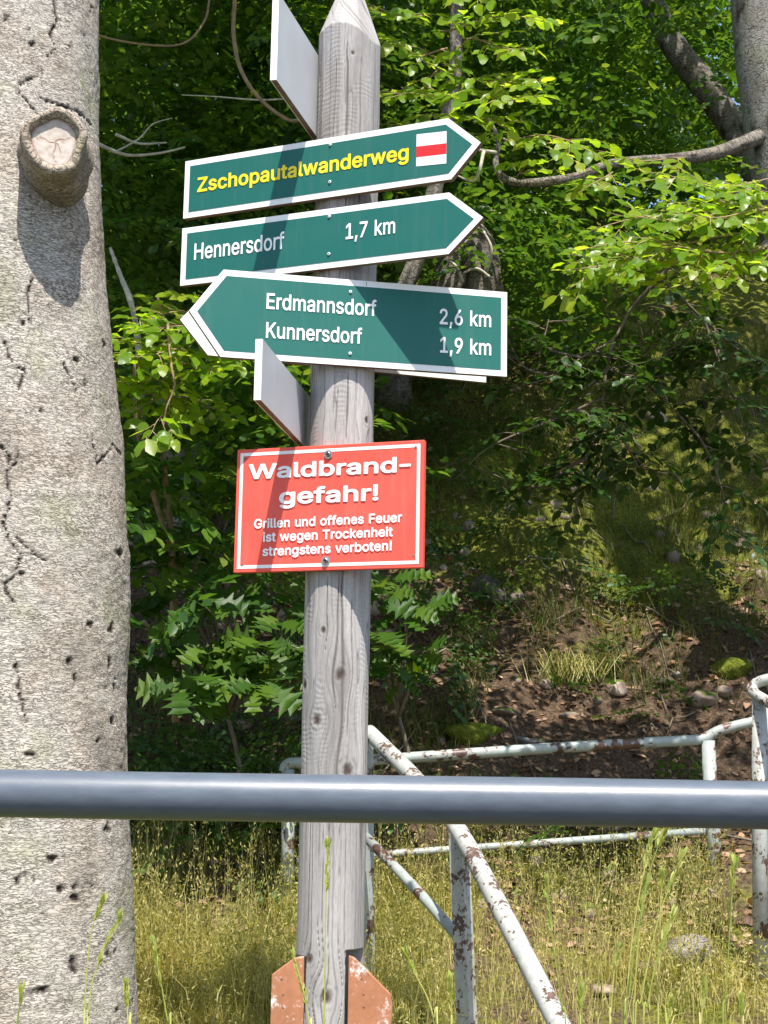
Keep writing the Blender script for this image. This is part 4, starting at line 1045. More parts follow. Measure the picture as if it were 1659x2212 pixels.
    for i in range(nr + 1):
        r = i / nr
        for q in range(seg):
            a = 2 * math.pi * q / seg
            jit = 1 + 0.05 * math.sin(3 * a + 1) + 0.03 * math.sin(5 * a)
            V.append(face_c + ax * (-0.0105 - 0.001 * float(vnoise(r * 9, a * 4, 3))) + (math.cos(a) * side * 0.93 + math.sin(a) * up * 1.06) * 0.053 * r * jit)
            x, y = r * math.cos(a), r * math.sin(a)
            w = 0.0
            for ang, r1 in ((0.15, 0.75), (2.75, 0.8), (-1.6, 0.85), (-2.3, 0.5)):
                dx, dy = math.cos(ang), math.sin(ang)
                tt = x * dx + y * dy
                if 0 < tt < r1:
                    w = max(w, 1 - abs(-x * dy + y * dx + 0.05 * math.sin(tt * 9)) / 0.05)
            ck.append(max(w, 0.9 * max(0, (r - 0.9) / 0.1)))
    Q = []
    for i in range(nr):
        for q in range(seg):
            Q.append((i * seg + q, i * seg + (q + 1) % seg, (i + 1) * seg + (q + 1) % seg, (i + 1) * seg + q))
    mesh_np('cut_face', np.array(V), np.array(Q), M['cut_wood'], stub, True, {'crack': np.array(ck)})
    return root
M['stub_bark'] = bark('stub_bark', (0.34, 0.29, 0.235), (0.11, 0.085, 0.065), 60, 60)
BEECH = build_trunk()

# ------------------------------------------------------------------ grey rail in front
r0 = thing('guard_rail', (0, 1.78, 0.05), 'smooth grey painted steel pipe rail crossing the whole foreground', 'rail')
xs = np.linspace(-2.2, 2.2, 90)
zr = 1.4742
tubes('rail_pipe', [(np.stack([xs, np.full_like(xs, 1.78), zr + 0.0008 * np.sin(xs * 5)], -1), 0.0264)], M['rail_grey'], r0, 40)
for x in (-1.6, 1.6):
    tubes('rail_post', [(np.array([[x, 1.78, z] for z in np.linspace(0.02, zr - 0.02, 6)]), 0.0255)], M['rail_grey'], r0, 24)

# ------------------------------------------------------------------ old white pipe railings
def Pl(lst):
    return np.array([P(*q) for q in lst])

def angle_iron(name, a, b, w, mat, parent, turn=0.0):
    """L-section post from a down to b"""
    a, b = np.array(a), np.array(b)
    t = 0.006
    ex = np.array([math.cos(turn), math.sin(turn), 0]); ey = np.array([-math.sin(turn), math.cos(turn), 0])
    prof = [(0, 0), (w, 0), (w, t), (t, t), (t, w), (0, w)]
    V = [p + ex * (x - w / 2) + ey * y for p in (b, a) for x, y in prof]
    n = 6
    Fc = [tuple(range(n))[::-1], tuple(range(n, 2 * n))] + [(i, (i + 1) % n, n + (i + 1) % n, n + i) for i in range(n)]
    return mesh_py(name, V, Fc, mat, parent)

A = thing('stair_railing', P(1015, 2300, 3.95), 'flaking white pipe handrail sloping down from behind the post to the lower right', 'railing')
path = smooth_path(Pl([(797, 1582, 4.50), (905, 1690, 4.22), (985, 1785, 3.98), (1100, 2000, 3.60), (1212, 2222, 3.27), (1330, 2460, 2.95)]), 70)
tubes('hand_rail', [(path, 0.0225)], M['rail_white2'], A, 20)
tubes('middle_rail', [(Pl([(790, 1808, 4.45), (860, 1880, 4.28), (930, 1955, 4.12), (1000, 2036, 3.97)]), 0.0140)], M['rail_white'], A, 14)
angle_iron('rail_post', P(1004, 1800, 3.95), P(1032, 2420, 3.95), 0.036, M['rail_white2'], A, 0.95)
angle_iron('rail_post', P(797, 1600, 4.52), P(800, 2150, 4.52), 0.040, M['rail_white'], A, 0.9)

Bq = thing('landing_railing', P(1532, 1990, 5.2), 'white pipe railing with two bars running level behind the post', 'railing')
tubes('top_rail', [(smooth_path(Pl([(613, 1668, 5.02), (620, 1652, 5.02), (650, 1647, 5.02), (830, 1640, 5.05), (1160, 1618, 5.12), (1440, 1602, 5.2), (1515, 1596, 5.22), (1560, 1576, 5.22), (1640, 1556, 5.22), (1760, 1525, 5.2)]), 80), 0.0175)], M['rail_white'], Bq, 18)
tubes('lower_rail', [(Pl([(640, 1860, 5.03), (860, 1843, 5.06), (1160, 1822, 5.12), (1522, 1795, 5.22)]), 0.0120)], M['rail_white'], Bq, 14)
tubes('rail_post', [(Pl([(622, 1662, 5.02), (622, 2000, 5.02)]), 0.0205)], M['rail_white'], Bq, 16)
tubes('rail_post', [(Pl([(1529, 1600, 5.22), (1552, 1990, 5.22)]), 0.0235)], M['rail_white'], Bq, 16)

Cq = thing('stair_railing', P(1642, 2100, 4.5), 'upright white railing post with a looped pipe end at the right edge', 'railing')
tubes('rail_post', [(Pl([(1642, 1512, 4.5), (1641, 1760, 4.5), (1645, 2110, 4.5)]), 0.0225)], M['rail_white2'], Cq, 18)
tubes('hand_rail', [(smooth_path(Pl([(1800, 1440, 4.4), (1690, 1462, 4.5), (1648, 1470, 4.53), (1627, 1482, 4.54), (1630, 1498, 4.51), (1672, 1524, 4.42), (1760, 1580, 4.3), (1900, 1680, 4.1)]), 60), 0.0160)], M['rail_white2'], Cq, 16)
# ------------------------------------------------------------------ leaves
def unit(v):
    v = np.asarray(v, float)
    return v / (np.linalg.norm(v, axis=-1, keepdims=True) + 1e-12)

def beech_template(bend=0.12, fold=0.22, wave=0.03):
    xs = np.array([0.0, 0.18, 0.42, 0.66, 0.86, 1.0])
    hw = np.array([0.0, 0.20, 0.31, 0.27, 0.14, 0.0])
    V = [(x, 0, -bend * x * x) for x in xs]
    L = []; Rr = []
    for i in range(1, 5):
        for sgn, lst in ((1, L), (-1, Rr)):
            lst.append(len(V))
            V.append((xs[i], sgn * hw[i], -bend * xs[i] ** 2 + fold * hw[i] + wave * (1 if i % 2 else -1)))
    T = []
    for S, f in ((L, False), (Rr, True)):
        tr = [(0, 1, S[0]), (5, S[3], 4)]
        for i in range(3):
            tr += [(i + 1, i + 2, S[i + 1]), (i + 1, S[i + 1], S[i])]
        T += [t[::-1] if f else t for t in tr]
    # short stalk
    b = len(V)
    V += [(-0.14, 0.012, 0.0), (-0.14, -0.012, 0.0), (0.02, 0.012, 0), (0.02, -0.012, 0)]
    T += [(b, b + 1, b + 2), (b + 1, b + 3, b + 2)]
    return np.array(V), np.array(T)

def small_template():
    V = np.array([(0, 0, 0), (0.3, 0.29, 0.05), (0.7, 0.24, 0.02), (1, 0, -0.1), (0.7, -0.24, 0.02), (0.3, -0.29, 0.05), (0.5, 0, -0.03)])
    T = np.array([(0, 6, 1), (1, 6, 2), (2, 6, 3), (3, 6, 4), (4, 6, 5), (5, 6, 0)])
    return V, T

def diamond_template():
    return np.array([(0, 0, 0), (0.45, 0.30, 0.03), (1, 0, -0.08), (0.45, -0.30, 0.03)]), np.array([(0, 2, 1), (0, 3, 2)])

def oak_template(bend=0.2, fold=0.15):
    o = [(0.0, 0.012), (0.10, 0.035), (0.17, 0.10), (0.27, 0.20), (0.29, 0.13), (0.33, 0.105), (0.38, 0.14), (0.50, 0.31), (0.51, 0.21), (0.53, 0.135), (0.58, 0.14), (0.76, 0.33), (0.75, 0.22),
         (0.74, 0.13), (0.79, 0.125), (0.93, 0.21), (0.91, 0.10), (1.0, 0.0)]
    V, T = [], []
    for x, y in o:
        V.append((x, 0, -bend * x * x))
    m = len(o)
    for sgn in (1, -1):
        b = len(V)
        for x, y in o:
            V.append((x, sgn * y * 1.4, -bend * x * x + fold * y - 0.25 * y * y))
        for i in range(m - 1):
            q = [(i, i + 1, b + i + 1), (i, b + i + 1, b + i)]
            T += q if sgn > 0 else [t[::-1] for t in q]
    b = len(V)
    V += [(-0.22, 0.008, 0.03), (-0.22, -0.008, 0.03), (0.02, 0.010, 0), (0.02, -0.010, 0)]
    T += [(b, b + 1, b + 2), (b + 1, b + 3, b + 2)]
    return np.array(V), np.array(T)

def basis(X, N):
    X = unit(X)
    N = N - X * np.sum(N * X, -1, keepdims=True)
    N = unit(N)
    Yv = np.cross(N, X)
    return np.stack([X, Yv, N], -1)           # columns

def leaf_mass(name, leaves, tmpl, mat, parent=None, seed=0, tint_bias=None):
    """leaves: (pos, X, N, size) arrays joined into ONE mesh of separate leaf blades"""
    pos, X, N, size = leaves
    V0, T0 = tmpl
    B = basis(X, N) * size[:, None, None]
    V = np.einsum('nij,vj->nvi', B, V0) + pos[:, None]
    n = len(pos)
    T = (T0[None] + (np.arange(n) * len(V0))[:, None, None]).reshape(-1, 3)
    r = np.random.default_rng(seed)
    tint = r.random(n) * 0.98 if tint_bias is None else tint_bias
    o = mesh_np(name, V.reshape(-1, 3), T, mat, parent, True, {'tint': np.repeat(tint, len(V0))})
    o['kind'] = 'stuff'
    return o

def spray(origin, head, length, rng, leaf=0.07, N=(0, -0.25, 1), droop=0.18, sides=8, spread=0.5):
    """one flat beech spray: main twig, alternating side twigs, leaves in two ranks"""
    head = unit(np.array(head, float)); N = unit(np.array(N, float))
    N = unit(N - head * (N @ head))
    S = np.cross(N, head)
    w1, w2 = rng.uniform(-1, 1, 2)
    t = np.linspace(0, 1, 14)
    main = np.asarray(origin) + np.outer(t * length, head) + np.outer(-droop * length * t ** 2, [0, 0, 1]) \
        + np.outer(length * 0.06 * np.sin(t * 4 + w1 * 3), S) + np.outer(length * 0.03 * np.sin(t * 6 + w2 * 3), N)
    twigs = [(main, np.linspace(0.0045, 0.0013, 14) * (length / 0.6) ** 0.5)]
    pos, X, Nn, sz = [], [], [], []
    def leaves_along(path, start, step):
        seg = np.linalg.norm(np.diff(path, axis=0), axis=1)
        L = np.concatenate([[0], np.cumsum(seg)])
        s, side = start, rng.choice([-1, 1])
        while s < L[-1]:
            p = np.array([np.interp(s, L, path[:, k]) for k in range(3)])
            q = np.array([np.interp(min(s + 0.01, L[-1]), L, path[:, k]) for k in range(3)])
            d = unit(q - p + 1e-9 * head)
            sd = unit(np.cross(N, d))
            a = math.radians(rng.uniform(38, 68))
            x = d * math.cos(a) + sd * side * math.sin(a) + N * rng.normal(-0.1, 0.18)
            pos.append(p); X.append(x); Nn.append(N + rng.normal(0, 0.30, 3)); sz.append(leaf * rng.uniform(0.55, 1.25))
            side = -side
            s += step * rng.uniform(0.75, 1.3)
        d = unit(path[-1] - path[-2])
        pos.append(path[-1]); X.append(d + rng.normal(0, 0.15, 3)); Nn.append(N + rng.normal(0, 0.3, 3)); sz.append(leaf * rng.uniform(0.8, 1.1))
    sd = 1
    for k in range(sides):
        tt = 0.12 + 0.83 * (k + rng.uniform(-0.2, 0.2)) / sides
        i = min(12, max(0, int(tt * 13)))
        p = main[i]; d = unit(main[i + 1] - main[i])
        a = math.radians(rng.uniform(38, 62))
        h2 = unit(d * math.cos(a) + np.cross(N, d) * sd * math.sin(a) + N * rng.normal(0, 0.08))
        ln = length * spread * (1.05 - 0.65 * tt) * rng.uniform(0.7, 1.15)
        u = np.linspace(0, 1, 7)
        pth = p + np.outer(u * ln, h2) + np.outer(-droop * 0.6 * ln * u ** 2, [0, 0, 1]) + np.outer(0.04 * ln * np.sin(u * 5 + k), N)
        twigs.append((pth, np.linspace(0.0018, 0.0008, 7)))
        leaves_along(pth, leaf * 0.3, leaf * 0.52)
        sd = -sd
    leaves_along(main[6:], leaf * 0.2, leaf * 0.6)
    return twigs, (np.array(pos), unit(np.array(X)), np.array(Nn), np.array(sz))

def join(ls):
    return tuple(np.concatenate([l[k] for l in ls]) for k in range(4))

LEAF_MESH = {}
def leaf_objects(root, leaves, mat, kind='beech', limit=300):
    """each blade an object of its own that shares one of four meshes; what passes the limit is joined"""
    key = (kind, mat.name)
    if key not in LEAF_MESH:
        vs = []
        for k in range(4):
            V0, T0 = beech_template(0.05 + 0.09 * k, 0.12 + 0.09 * ((k * 2) % 4), 0.02 * k) if kind == 'beech' else oak_template(0.10 + 0.12 * k, 0.05 + 0.12 * ((k * 3) % 4))
            me = bpy.data.meshes.new(kind + '_leaf')
            me.from_pydata([tuple(v) for v in V0], [], [tuple(int(i) for i in t) for t in T0])
            me.polygons.foreach_set('use_smooth', np.ones(len(me.polygons), dtype=bool))
            me.materials.append(mat)
            vs.append(me)
        LEAF_MESH[key] = vs
    pos, X, N, size = leaves
    order = np.argsort(-size / pos[:, 1])
    B = basis(X, N)
    off = np.array(root.location)
    for q, i in enumerate(order[:limit]):
        o = bpy.data.objects.new('leaf', LEAF_MESH[key][q % 4])
        COL.objects.link(o)
        o.parent = root
        mw = Matrix([[*(B[i][r] * size[i]), pos[i][r] - off[r]] for r in range(3)] + [[0, 0, 0, 1]])
        o.matrix_local = mw
    if len(order) > limit:
        rest = order[limit:]
        leaf_mass('small_leaves', tuple(a[rest] for a in leaves), beech_template() if kind == 'beech' else oak_template(), mat, root, 3)

def bark_tube(name, pts, r, mat, parent, seg=40, n=60, lump=0.03):
    pts = smooth_path(pts, n)
    r = np.interp(np.linspace(0, 1, n), np.linspace(0, 1, len(r)), r)
    T, Nn, Bb = frames(pts)
    a = np.linspace(0, 2 * math.pi, seg, endpoint=False)
    L = np.concatenate([[0], np.cumsum(np.linalg.norm(np.diff(pts, axis=0), axis=1))])
    A, LL = np.meshgrid(a, L)
    rr = r[:, None] * (1 + lump * 4 * (fbm(np.cos(A) * 1.5 + 7 + LL * 2.0, np.sin(A) * 1.5 + LL * 3.1, 15, 4) - 0.5))
    V = pts[:, None] + rr[..., None] * (np.cos(a)[None, :, None] * Nn[:, None] + np.sin(a)[None, :, None] * Bb[:, None])
    i = np.arange(n - 1)[:, None] * seg
    j = np.arange(seg)[None]; k = (j + 1) % seg
    Q = np.stack([i + j, i + k, i + seg + k, i + seg + j], -1).reshape(-1, 4)
    uv = np.stack([A * float(np.mean(r)), LL, 0 * A], -1).reshape(-1, 3)
    pit = np.clip((fbm(A * 4, LL * 12, 19, 4) - 0.66) / 0.06, 0, 1)
    return mesh_np(name, V.reshape(-1, 3), Q, mat, parent, True, {'bark': uv, 'pit': pit.ravel()})

# ------------------------------------------------------------------ foliage masses
VAR = []
vr = np.random.default_rng(21)
for k in range(8):
    tw, lv = spray((0, 0, 0), (1, 0, 0), 0.62, vr, leaf=0.066, N=(0, 0, 1), droop=0.15, sides=7)
    VAR.append((tw, lv))

def cloud(centers, rng, scale=1.0, tilt=0.35, face=None):
    """many sprays with random headings, returned as leaf arrays"""
    out = []
    for c in centers:
        pos, X, N, sz = VAR[rng.integers(len(VAR))][1]
        a = rng.uniform(0, 2 * math.pi)
        R1 = np.array([[math.cos(a), -math.sin(a), 0], [math.sin(a), math.cos(a), 0], [0, 0, 1]])
        tx, ty = rng.normal(0, tilt, 2)
        Rx = np.array([[1, 0, 0], [0, math.cos(tx), -math.sin(tx)], [0, math.sin(tx), math.cos(tx)]])
        Ry = np.array([[math.cos(ty), 0, math.sin(ty)], [0, 1, 0], [-math.sin(ty), 0, math.cos(ty)]])
        Rm = R1 @ Ry @ Rx
        s = scale * rng.uniform(0.8, 1.25)
        out.append((pos @ Rm.T * s + c, X @ Rm.T, N @ Rm.T, sz * s))
    return join(out)

def px_cloud(n, xr, yr, Yr, rng, low=0.12):
    c = []
    while len(c) < n:
        p = P(rng.uniform(*xr), rng.uniform(*yr), rng.uniform(*Yr))
        if p[2] > ground_z(p[0], p[1]) + low:
            c.append(p)
    return np.array(c)

rng = np.random.default_rng(5)

# unseen leaf layers added above the picture, hung on the left beech
# (placed to throw shade on the bank behind the post)
def shade_canopy(n, xr, Yr, zr, rng):
    c = np.stack([rng.uniform(*xr, n), rng.uniform(*Yr, n), rng.uniform(*zr, n)], -1)
    keep = fbm(c[:, 0] * 0.9 + 5, c[:, 1] * 0.9, 33, 3) > 0.40
    # sun gap over the mossy slope to the right
    gap = np.exp(-((c[:, 0] - 0.85) / 0.95) ** 2 - ((c[:, 1] - 5.8) / 1.2) ** 2)
    keep &= rng.random(len(c)) > 0.88 * gap
    return c[keep]

bc = shade_canopy(210, (-3.6, -0.1), (4.3, 9.0), (5.6, 7.6), rng)
low = np.stack([rng.uniform(-2.2, -0.1, 110), rng.uniform(4.2, 4.9, 110), rng.uniform(4.8, 5.5, 110)], -1)  # lower layer added out of view to darken the bank and hollow
leaf_mass('foliage', join([cloud(bc, rng, 1.5), cloud(low, rng, 1.1, 0.12)]), diamond_template(), M['leaf_mass'], BEECH, 1)  # this foliage is only the added shading leaves
limbs = []
for q in range(7):
    a = P(20, -300, 3.7)
    e = bc[rng.integers(len(bc))]
    limbs.append((smooth_path([np.array([-1.05, 3.7, 4.0 + 0.2 * q]), (np.array([-1.05, 3.7, 5.0]) + e) / 2 + [0, 0, 0.4], e], 16), np.linspace(0.06, 0.012, 16)))
tubes('limbs', limbs, M['branch'], BEECH, 10)

# right-hand beech
RB = thing('beech_tree', P(1800, 1000, 5.6), 'grey beech trunk in the top right corner with a bright leafy bough below it', 'tree')
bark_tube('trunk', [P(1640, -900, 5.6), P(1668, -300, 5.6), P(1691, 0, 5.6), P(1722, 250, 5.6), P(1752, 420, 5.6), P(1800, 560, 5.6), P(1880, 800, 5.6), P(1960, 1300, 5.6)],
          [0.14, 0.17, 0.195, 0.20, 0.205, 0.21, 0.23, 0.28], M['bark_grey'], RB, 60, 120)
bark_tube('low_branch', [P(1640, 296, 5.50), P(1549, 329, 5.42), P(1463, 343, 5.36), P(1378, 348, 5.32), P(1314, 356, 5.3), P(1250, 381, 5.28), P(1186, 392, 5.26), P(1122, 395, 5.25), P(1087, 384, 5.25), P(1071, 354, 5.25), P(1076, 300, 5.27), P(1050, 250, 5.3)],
          [0.030, 0.024, 0.021, 0.019, 0.017, 0.016, 0.016, 0.015, 0.014, 0.011, 0.008, 0.005], M['bark_dark'], RB, 16, 90, 0.06)
tubes('dead_twig', [(smooth_path([P(1072, 330, 5.25), P(1040, 325, 5.22), P(1000, 318, 5.2), P(960, 300, 5.2)], 14), np.linspace(0.008, 0.003, 14)),
                    (smooth_path([P(1045, 326, 5.22), P(1035, 370, 5.2), P(1020, 392, 5.2), P(985, 378, 5.2)], 14), np.linspace(0.007, 0.003, 14))], M['dead_wood'], RB, 8)
# burl
bx = P(1662, 545, 5.42)
V, Q, T = tube_arrays(np.array([bx + np.array([0.02 * i, 0.02 * i, 0.0]) * 1.2 for i in range(-1, 9)]), np.array([0.01, 0.05, 0.072, 0.080, 0.082, 0.084, 0.088, 0.092, 0.095, 0.10]), 26)
V = V + 0.012 * (fbm(V[:, 0] * 30, V[:, 2] * 30 + V[:, 1] * 20, 3, 3)[:, None] - 0.5) * unit(V - bx)
mesh_np('burl', V, [Q, T], M['bark_dark'], RB, True, {'bark': V * 1.0, 'pit': 0 * V[:, 0]})
tw, lv = [], []
for (x0, y0, Y0), (x1, y1, Y1), leaf, sides in (
        ((1720, 420, 4.75), (1385, 385, 4.55), 0.053, 9), ((1740, 455, 4.70), (1290, 480, 4.50), 0.053, 11), ((1730, 500, 4.65), (1225, 560, 4.45), 0.053, 12),
        ((1600, 520, 4.62), (1210, 615, 4.50), 0.053, 9), ((1760, 400, 4.8), (1500, 372, 4.6), 0.053, 7), ((1750, 540, 4.6), (1420, 590, 4.45), 0.053, 8), ((1700, 470, 4.6), (1470, 440, 4.4), 0.053, 7),
        ((1740, 480, 4.7), (1350, 430, 4.5), 0.053, 10), ((1680, 520, 4.6), (1260, 530, 4.4), 0.053, 11), ((1740, 430, 4.65), (1560, 400, 4.5), 0.053, 7), ((1480, 350, 5.0), (1280, 320, 4.9), 0.058, 4), ((1330, 372, 5.2), (1240, 410, 5.1), 0.053, 4)):
    a, b = P(x0, y0, Y0), P(x1, y1, Y1)
    t_, l_ = spray(a, b - a, np.linalg.norm(b - a), rng, leaf, N=(rng.normal(0, 0.15), -0.75, 1), droop=0.05, sides=sides, spread=0.40)
    tw += t_; lv.append(l_)
tubes('twigs', tw, M['twig_tan'], RB, 5)
bright = join(lv)
# shaded hanging bough in front of the bank
hang = [[(1470, 540, 5.1), (1426, 599, 5.15), (1366, 663, 5.2), (1325, 732, 5.2), (1256, 773, 5.2), (1192, 814, 5.2), (1110, 837, 5.2)],
        [(1325, 732, 5.2), (1311, 796, 5.2), (1302, 865, 5.2), (1309, 915, 5.2), (1265, 988, 5.2), (1238, 1126, 5.2)],
        [(1302, 860, 5.2), (1200, 905, 5.2), (1059, 965, 5.2), (986, 1034, 5.2)], [(1311, 796, 5.2), (1400, 830, 5.2), (1470, 900, 5.22)], [(1426, 599, 5.15), (1520, 690, 5.2), (1600, 760, 5.25), (1665, 800, 5.25)],
        [(1309, 915, 5.2), (1345, 950, 5.2), (1380, 1010, 5.2)], [(1256, 773, 5.2), (1180, 750, 5.2), (1185, 690, 5.2)], [(1520, 690, 5.2), (1560, 800, 5.2), (1600, 900, 5.2), (1625, 1000, 5.2)],
        [(1470, 900, 5.22), (1520, 960, 5.25), (1560, 1060, 5.25), (1570, 1150, 5.25)], [(1192, 814, 5.2), (1130, 790, 5.2), (1090, 720, 5.2)], [(1400, 830, 5.2), (1440, 760, 5.2), (1500, 740, 5.2)], [(1265, 988, 5.2), (1180, 1040, 5.2), (1120, 1060, 5.2)]]
paths, hl = [], []
for h in hang:
    p = smooth_path(Pl(h), 30)
    paths.append((p, np.linspace(0.0085 if h is hang[0] else 0.006, 0.002, 30)))
    for q in range(3, 30, 3):
        d = unit(p[min(q + 1, 29)] - p[q - 1])
        a = unit(np.array([rng.normal(), 0.6 * rng.normal(), 0.15 * rng.normal()]))
        t_, l_ = spray(p[q], a + 0.4 * d, rng.uniform(0.10, 0.22), rng, 0.048, N=(0, 0.2, 1), droop=0.2, sides=3, spread=0.5)
        paths += t_; hl.append(l_)
tubes('hanging_bough', paths, M['twig'], RB, 5)
hl = join(hl)
leaf_objects(RB, bright, M['leaf_bright'], 'beech', 215)
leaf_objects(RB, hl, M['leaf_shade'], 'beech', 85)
rc = shade_canopy(230, (-0.3, 4.2), (4.9, 9.0), (5.6, 7.6), rng)  # unseen leaf layers added above the frame to shade the right slope
low = np.stack([rng.uniform(0.9, 2.4, 16), rng.uniform(4.2, 4.8, 16), rng.uniform(4.8, 5.5, 16)], -1)  # thin lower layer, added out of view to shade the bank
leaf_mass('foliage', join([cloud(rc, rng, 1.5), cloud(low, rng, 1.1, 0.12)]), diamond_template(), M['leaf_mass'], RB, 2)  # added shading leaves, hung on the right-hand beech

# young beech just behind the post, its bright sprays at the top of the picture
YB = thing('young_beech', P(735, 1600, 5.6), 'young beech with layered sunlit leaves right of the post top', 'tree')
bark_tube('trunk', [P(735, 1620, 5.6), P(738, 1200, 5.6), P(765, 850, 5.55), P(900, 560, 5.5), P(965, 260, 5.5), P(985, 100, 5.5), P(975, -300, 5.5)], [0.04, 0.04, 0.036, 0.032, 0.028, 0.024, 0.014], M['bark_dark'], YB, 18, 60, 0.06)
tw, lv = [], []
for (x0, y0, Y0), (x1, y1, Y1), leaf, sides in (
        ((960, 60, 4.95), (1165, 20, 4.65), 0.060, 7), ((930, 40, 4.9), (800, 5, 4.65), 0.058, 6), ((970, 190, 4.95), (1170, 150, 4.65), 0.060, 8), ((975, 215, 4.9), (1120, 190, 4.55), 0.060, 7), ((960, 160, 4.95), (835, 200, 4.65), 0.058, 6),
        ((970, 110, 5.0), (880, 120, 4.65), 0.058, 5), ((985, 250, 4.95), (1085, 262, 4.65), 0.058, 5), ((1080, 290, 5.25), (1292, 300, 4.65), 0.060, 6), ((1120, 380, 4.9), (1150, 330, 4.65), 0.055, 3),
        ((960, -10, 4.95), (1100, -40, 4.65), 0.060, 6), ((1000, 90, 4.95), (1150, 85, 4.65), 0.060, 6), ((950, 250, 5.0), (840, 265, 4.75), 0.058, 5)):
    a, b = P(x0, y0, Y0), P(x1, y1, Y1)
    t_, l_ = spray(a, b - a, np.linalg.norm(b - a), rng, leaf, N=(rng.normal(0, 0.15), -0.75, 1), droop=0.08, sides=sides, spread=0.5)
    tw += t_; lv.append(l_)
tubes('twigs', tw, M['twig_tan'], YB, 5)
leaf_objects(YB, join(lv), M['leaf_bright'], 'beech', 280)

# beech shrub between trunk and post
SH = thing('beech_shrub', P(380, 1500, 5.2), 'sunlit yellow-green beech shrub between the left trunk and the signs', 'shrub')
tubes('stem', [(smooth_path([P(380, 1560, 5.3), P(372, 1200, 5.2), P(352, 950, 5.0), P(380, 800, 4.9), P(340, 640, 4.9)], 30), np.linspace(0.014, 0.004, 30)),
               (smooth_path([P(372, 1200, 5.2), P(300, 950, 5.0), P(290, 780, 4.9)], 20), np.linspace(0.01, 0.004, 20)),
               (smooth_path([P(362, 700, 4.65), P(370, 790, 4.6), P(377, 835, 4.6), P(358, 885, 4.6), P(353, 925, 4.6)], 20), np.linspace(0.0045, 0.002, 20))], M['twig_tan'], SH, 8)
tw, lv = [], []
for (x0, y0, Y0), (x1, y1, Y1), leaf, sides in (
        ((470, 690, 5.0), (285, 668, 4.7), 0.060, 8), ((480, 640, 5.0), (400, 630, 4.7), 0.058, 5), ((440, 740, 4.9), (245, 725, 4.65), 0.060, 8), ((420, 780, 4.9), (250, 770, 4.6), 0.060, 8), ((400, 800, 4.8), (470, 790, 4.6), 0.058, 6),
        ((380, 820, 4.9), (245, 815, 4.65), 0.060, 7), ((400, 850, 4.9), (262, 885, 4.65), 0.058, 6), ((354, 900, 4.6), (310, 945, 4.55), 0.062, 3), ((354, 910, 4.6), (378, 945, 4.55), 0.060, 2), ((470, 720, 4.9), (520, 780, 4.7), 0.058, 5),
        ((460, 710, 4.8), (300, 695, 4.6), 0.060, 8), ((440, 765, 4.8), (280, 745, 4.55), 0.060, 8), ((420, 700, 4.8), (520, 665, 4.6), 0.058, 6), ((430, 860, 5.0), (480, 900, 4.8), 0.055, 5), ((300, 850, 5.0), (420, 870, 4.8), 0.055, 5)):
    a, b = P(x0, y0, Y0), P(x1, y1, Y1)
    t_, l_ = spray(a, b - a, np.linalg.norm(b - a), rng, leaf, N=(rng.normal(0, 0.15), -0.75, 1), droop=0.08, sides=sides, spread=0.5)
    tw += t_; lv.append(l_)
tubes('twigs', tw, M['twig_tan'], SH, 5)
leaf_objects(SH, join(lv), M['leaf_bright'], 'beech', 280)
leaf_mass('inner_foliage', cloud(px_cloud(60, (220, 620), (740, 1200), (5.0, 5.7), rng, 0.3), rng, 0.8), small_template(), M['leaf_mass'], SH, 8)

# background trees
def back_tree(name, label, trunk, r, clouds, seed, mat='bark_dark', scale=1.0):
    base = trunk[-1]
    t = thing(name, base, label, 'tree')
    bark_tube('trunk', trunk, r, M[mat], t, 28, 70, 0.05)
    g = np.random.default_rng(seed)
    ls = [cloud(px_cloud(n, xr, yr, Yr, g), g, scale) for n, xr, yr, Yr in clouds]
    leaf_mass('foliage', join(ls), small_template(), M['leaf_mass'], t, seed)
    return t
back_tree('beech_tree', 'dark leafy beech filling the gap between the left trunk and the post top', [P(430, -500, 7.5), P(420, 0, 7.4), P(400, 500, 7.3), P(395, 900, 7.2), P(400, 1250, 7.1)], [0.05, 0.07, 0.08, 0.09, 0.1],
          [(270, (180, 640), (-120, 620), (5.6, 7.2)), (400, (150, 680), (-200, 1000), (6.8, 9.0))], 31, scale=0.72)
back_tree('beech_tree', 'shaded beech behind the post and the right-pointing arrows', [P(870, -500, 8.2), P(860, 100, 8.2), P(850, 600, 8.1), P(850, 1000, 8.0)], [0.06, 0.08, 0.09, 0.1],
          [(220, (560, 1100), (-150, 560), (6.0, 7.6)), (360, (520, 1150), (-200, 760), (7.4, 9.5)), (30, (1040, 1250), (420, 640), (5.6, 6.6))], 32, scale=0.72)
back_tree('beech_tree', 'dark leaning trunk among small leaves near the top right', [P(1330, -350, 8.0), P(1390, -60, 8.0), P(1445, 81, 8.0), P(1520, 185, 8.0), P(1590, 285, 8.0), P(1660, 420, 7.8), P(1700, 600, 7.6)], [0.05, 0.06, 0.068, 0.074, 0.08, 0.09, 0.10],
          [(220, (1050, 1500), (-150, 420), (8.4, 10.5)), (45, (1050, 1700), (-150, 420), (6.4, 7.6)), (120, (1000, 1750), (-200, 600), (9.5, 12))], 33, 'bark_dark', scale=0.78)
back_tree('beech_tree', 'distant beech foliage high on the slope behind everything', [P(1250, -500, 11.5), P(1240, 100, 11.4), P(1235, 500, 11.2), P(1230, 800, 11)], [0.06, 0.09, 0.1, 0.12],
          [(420, (150, 1750), (-250, 700), (10.5, 13.5))], 34, scale=1.5)

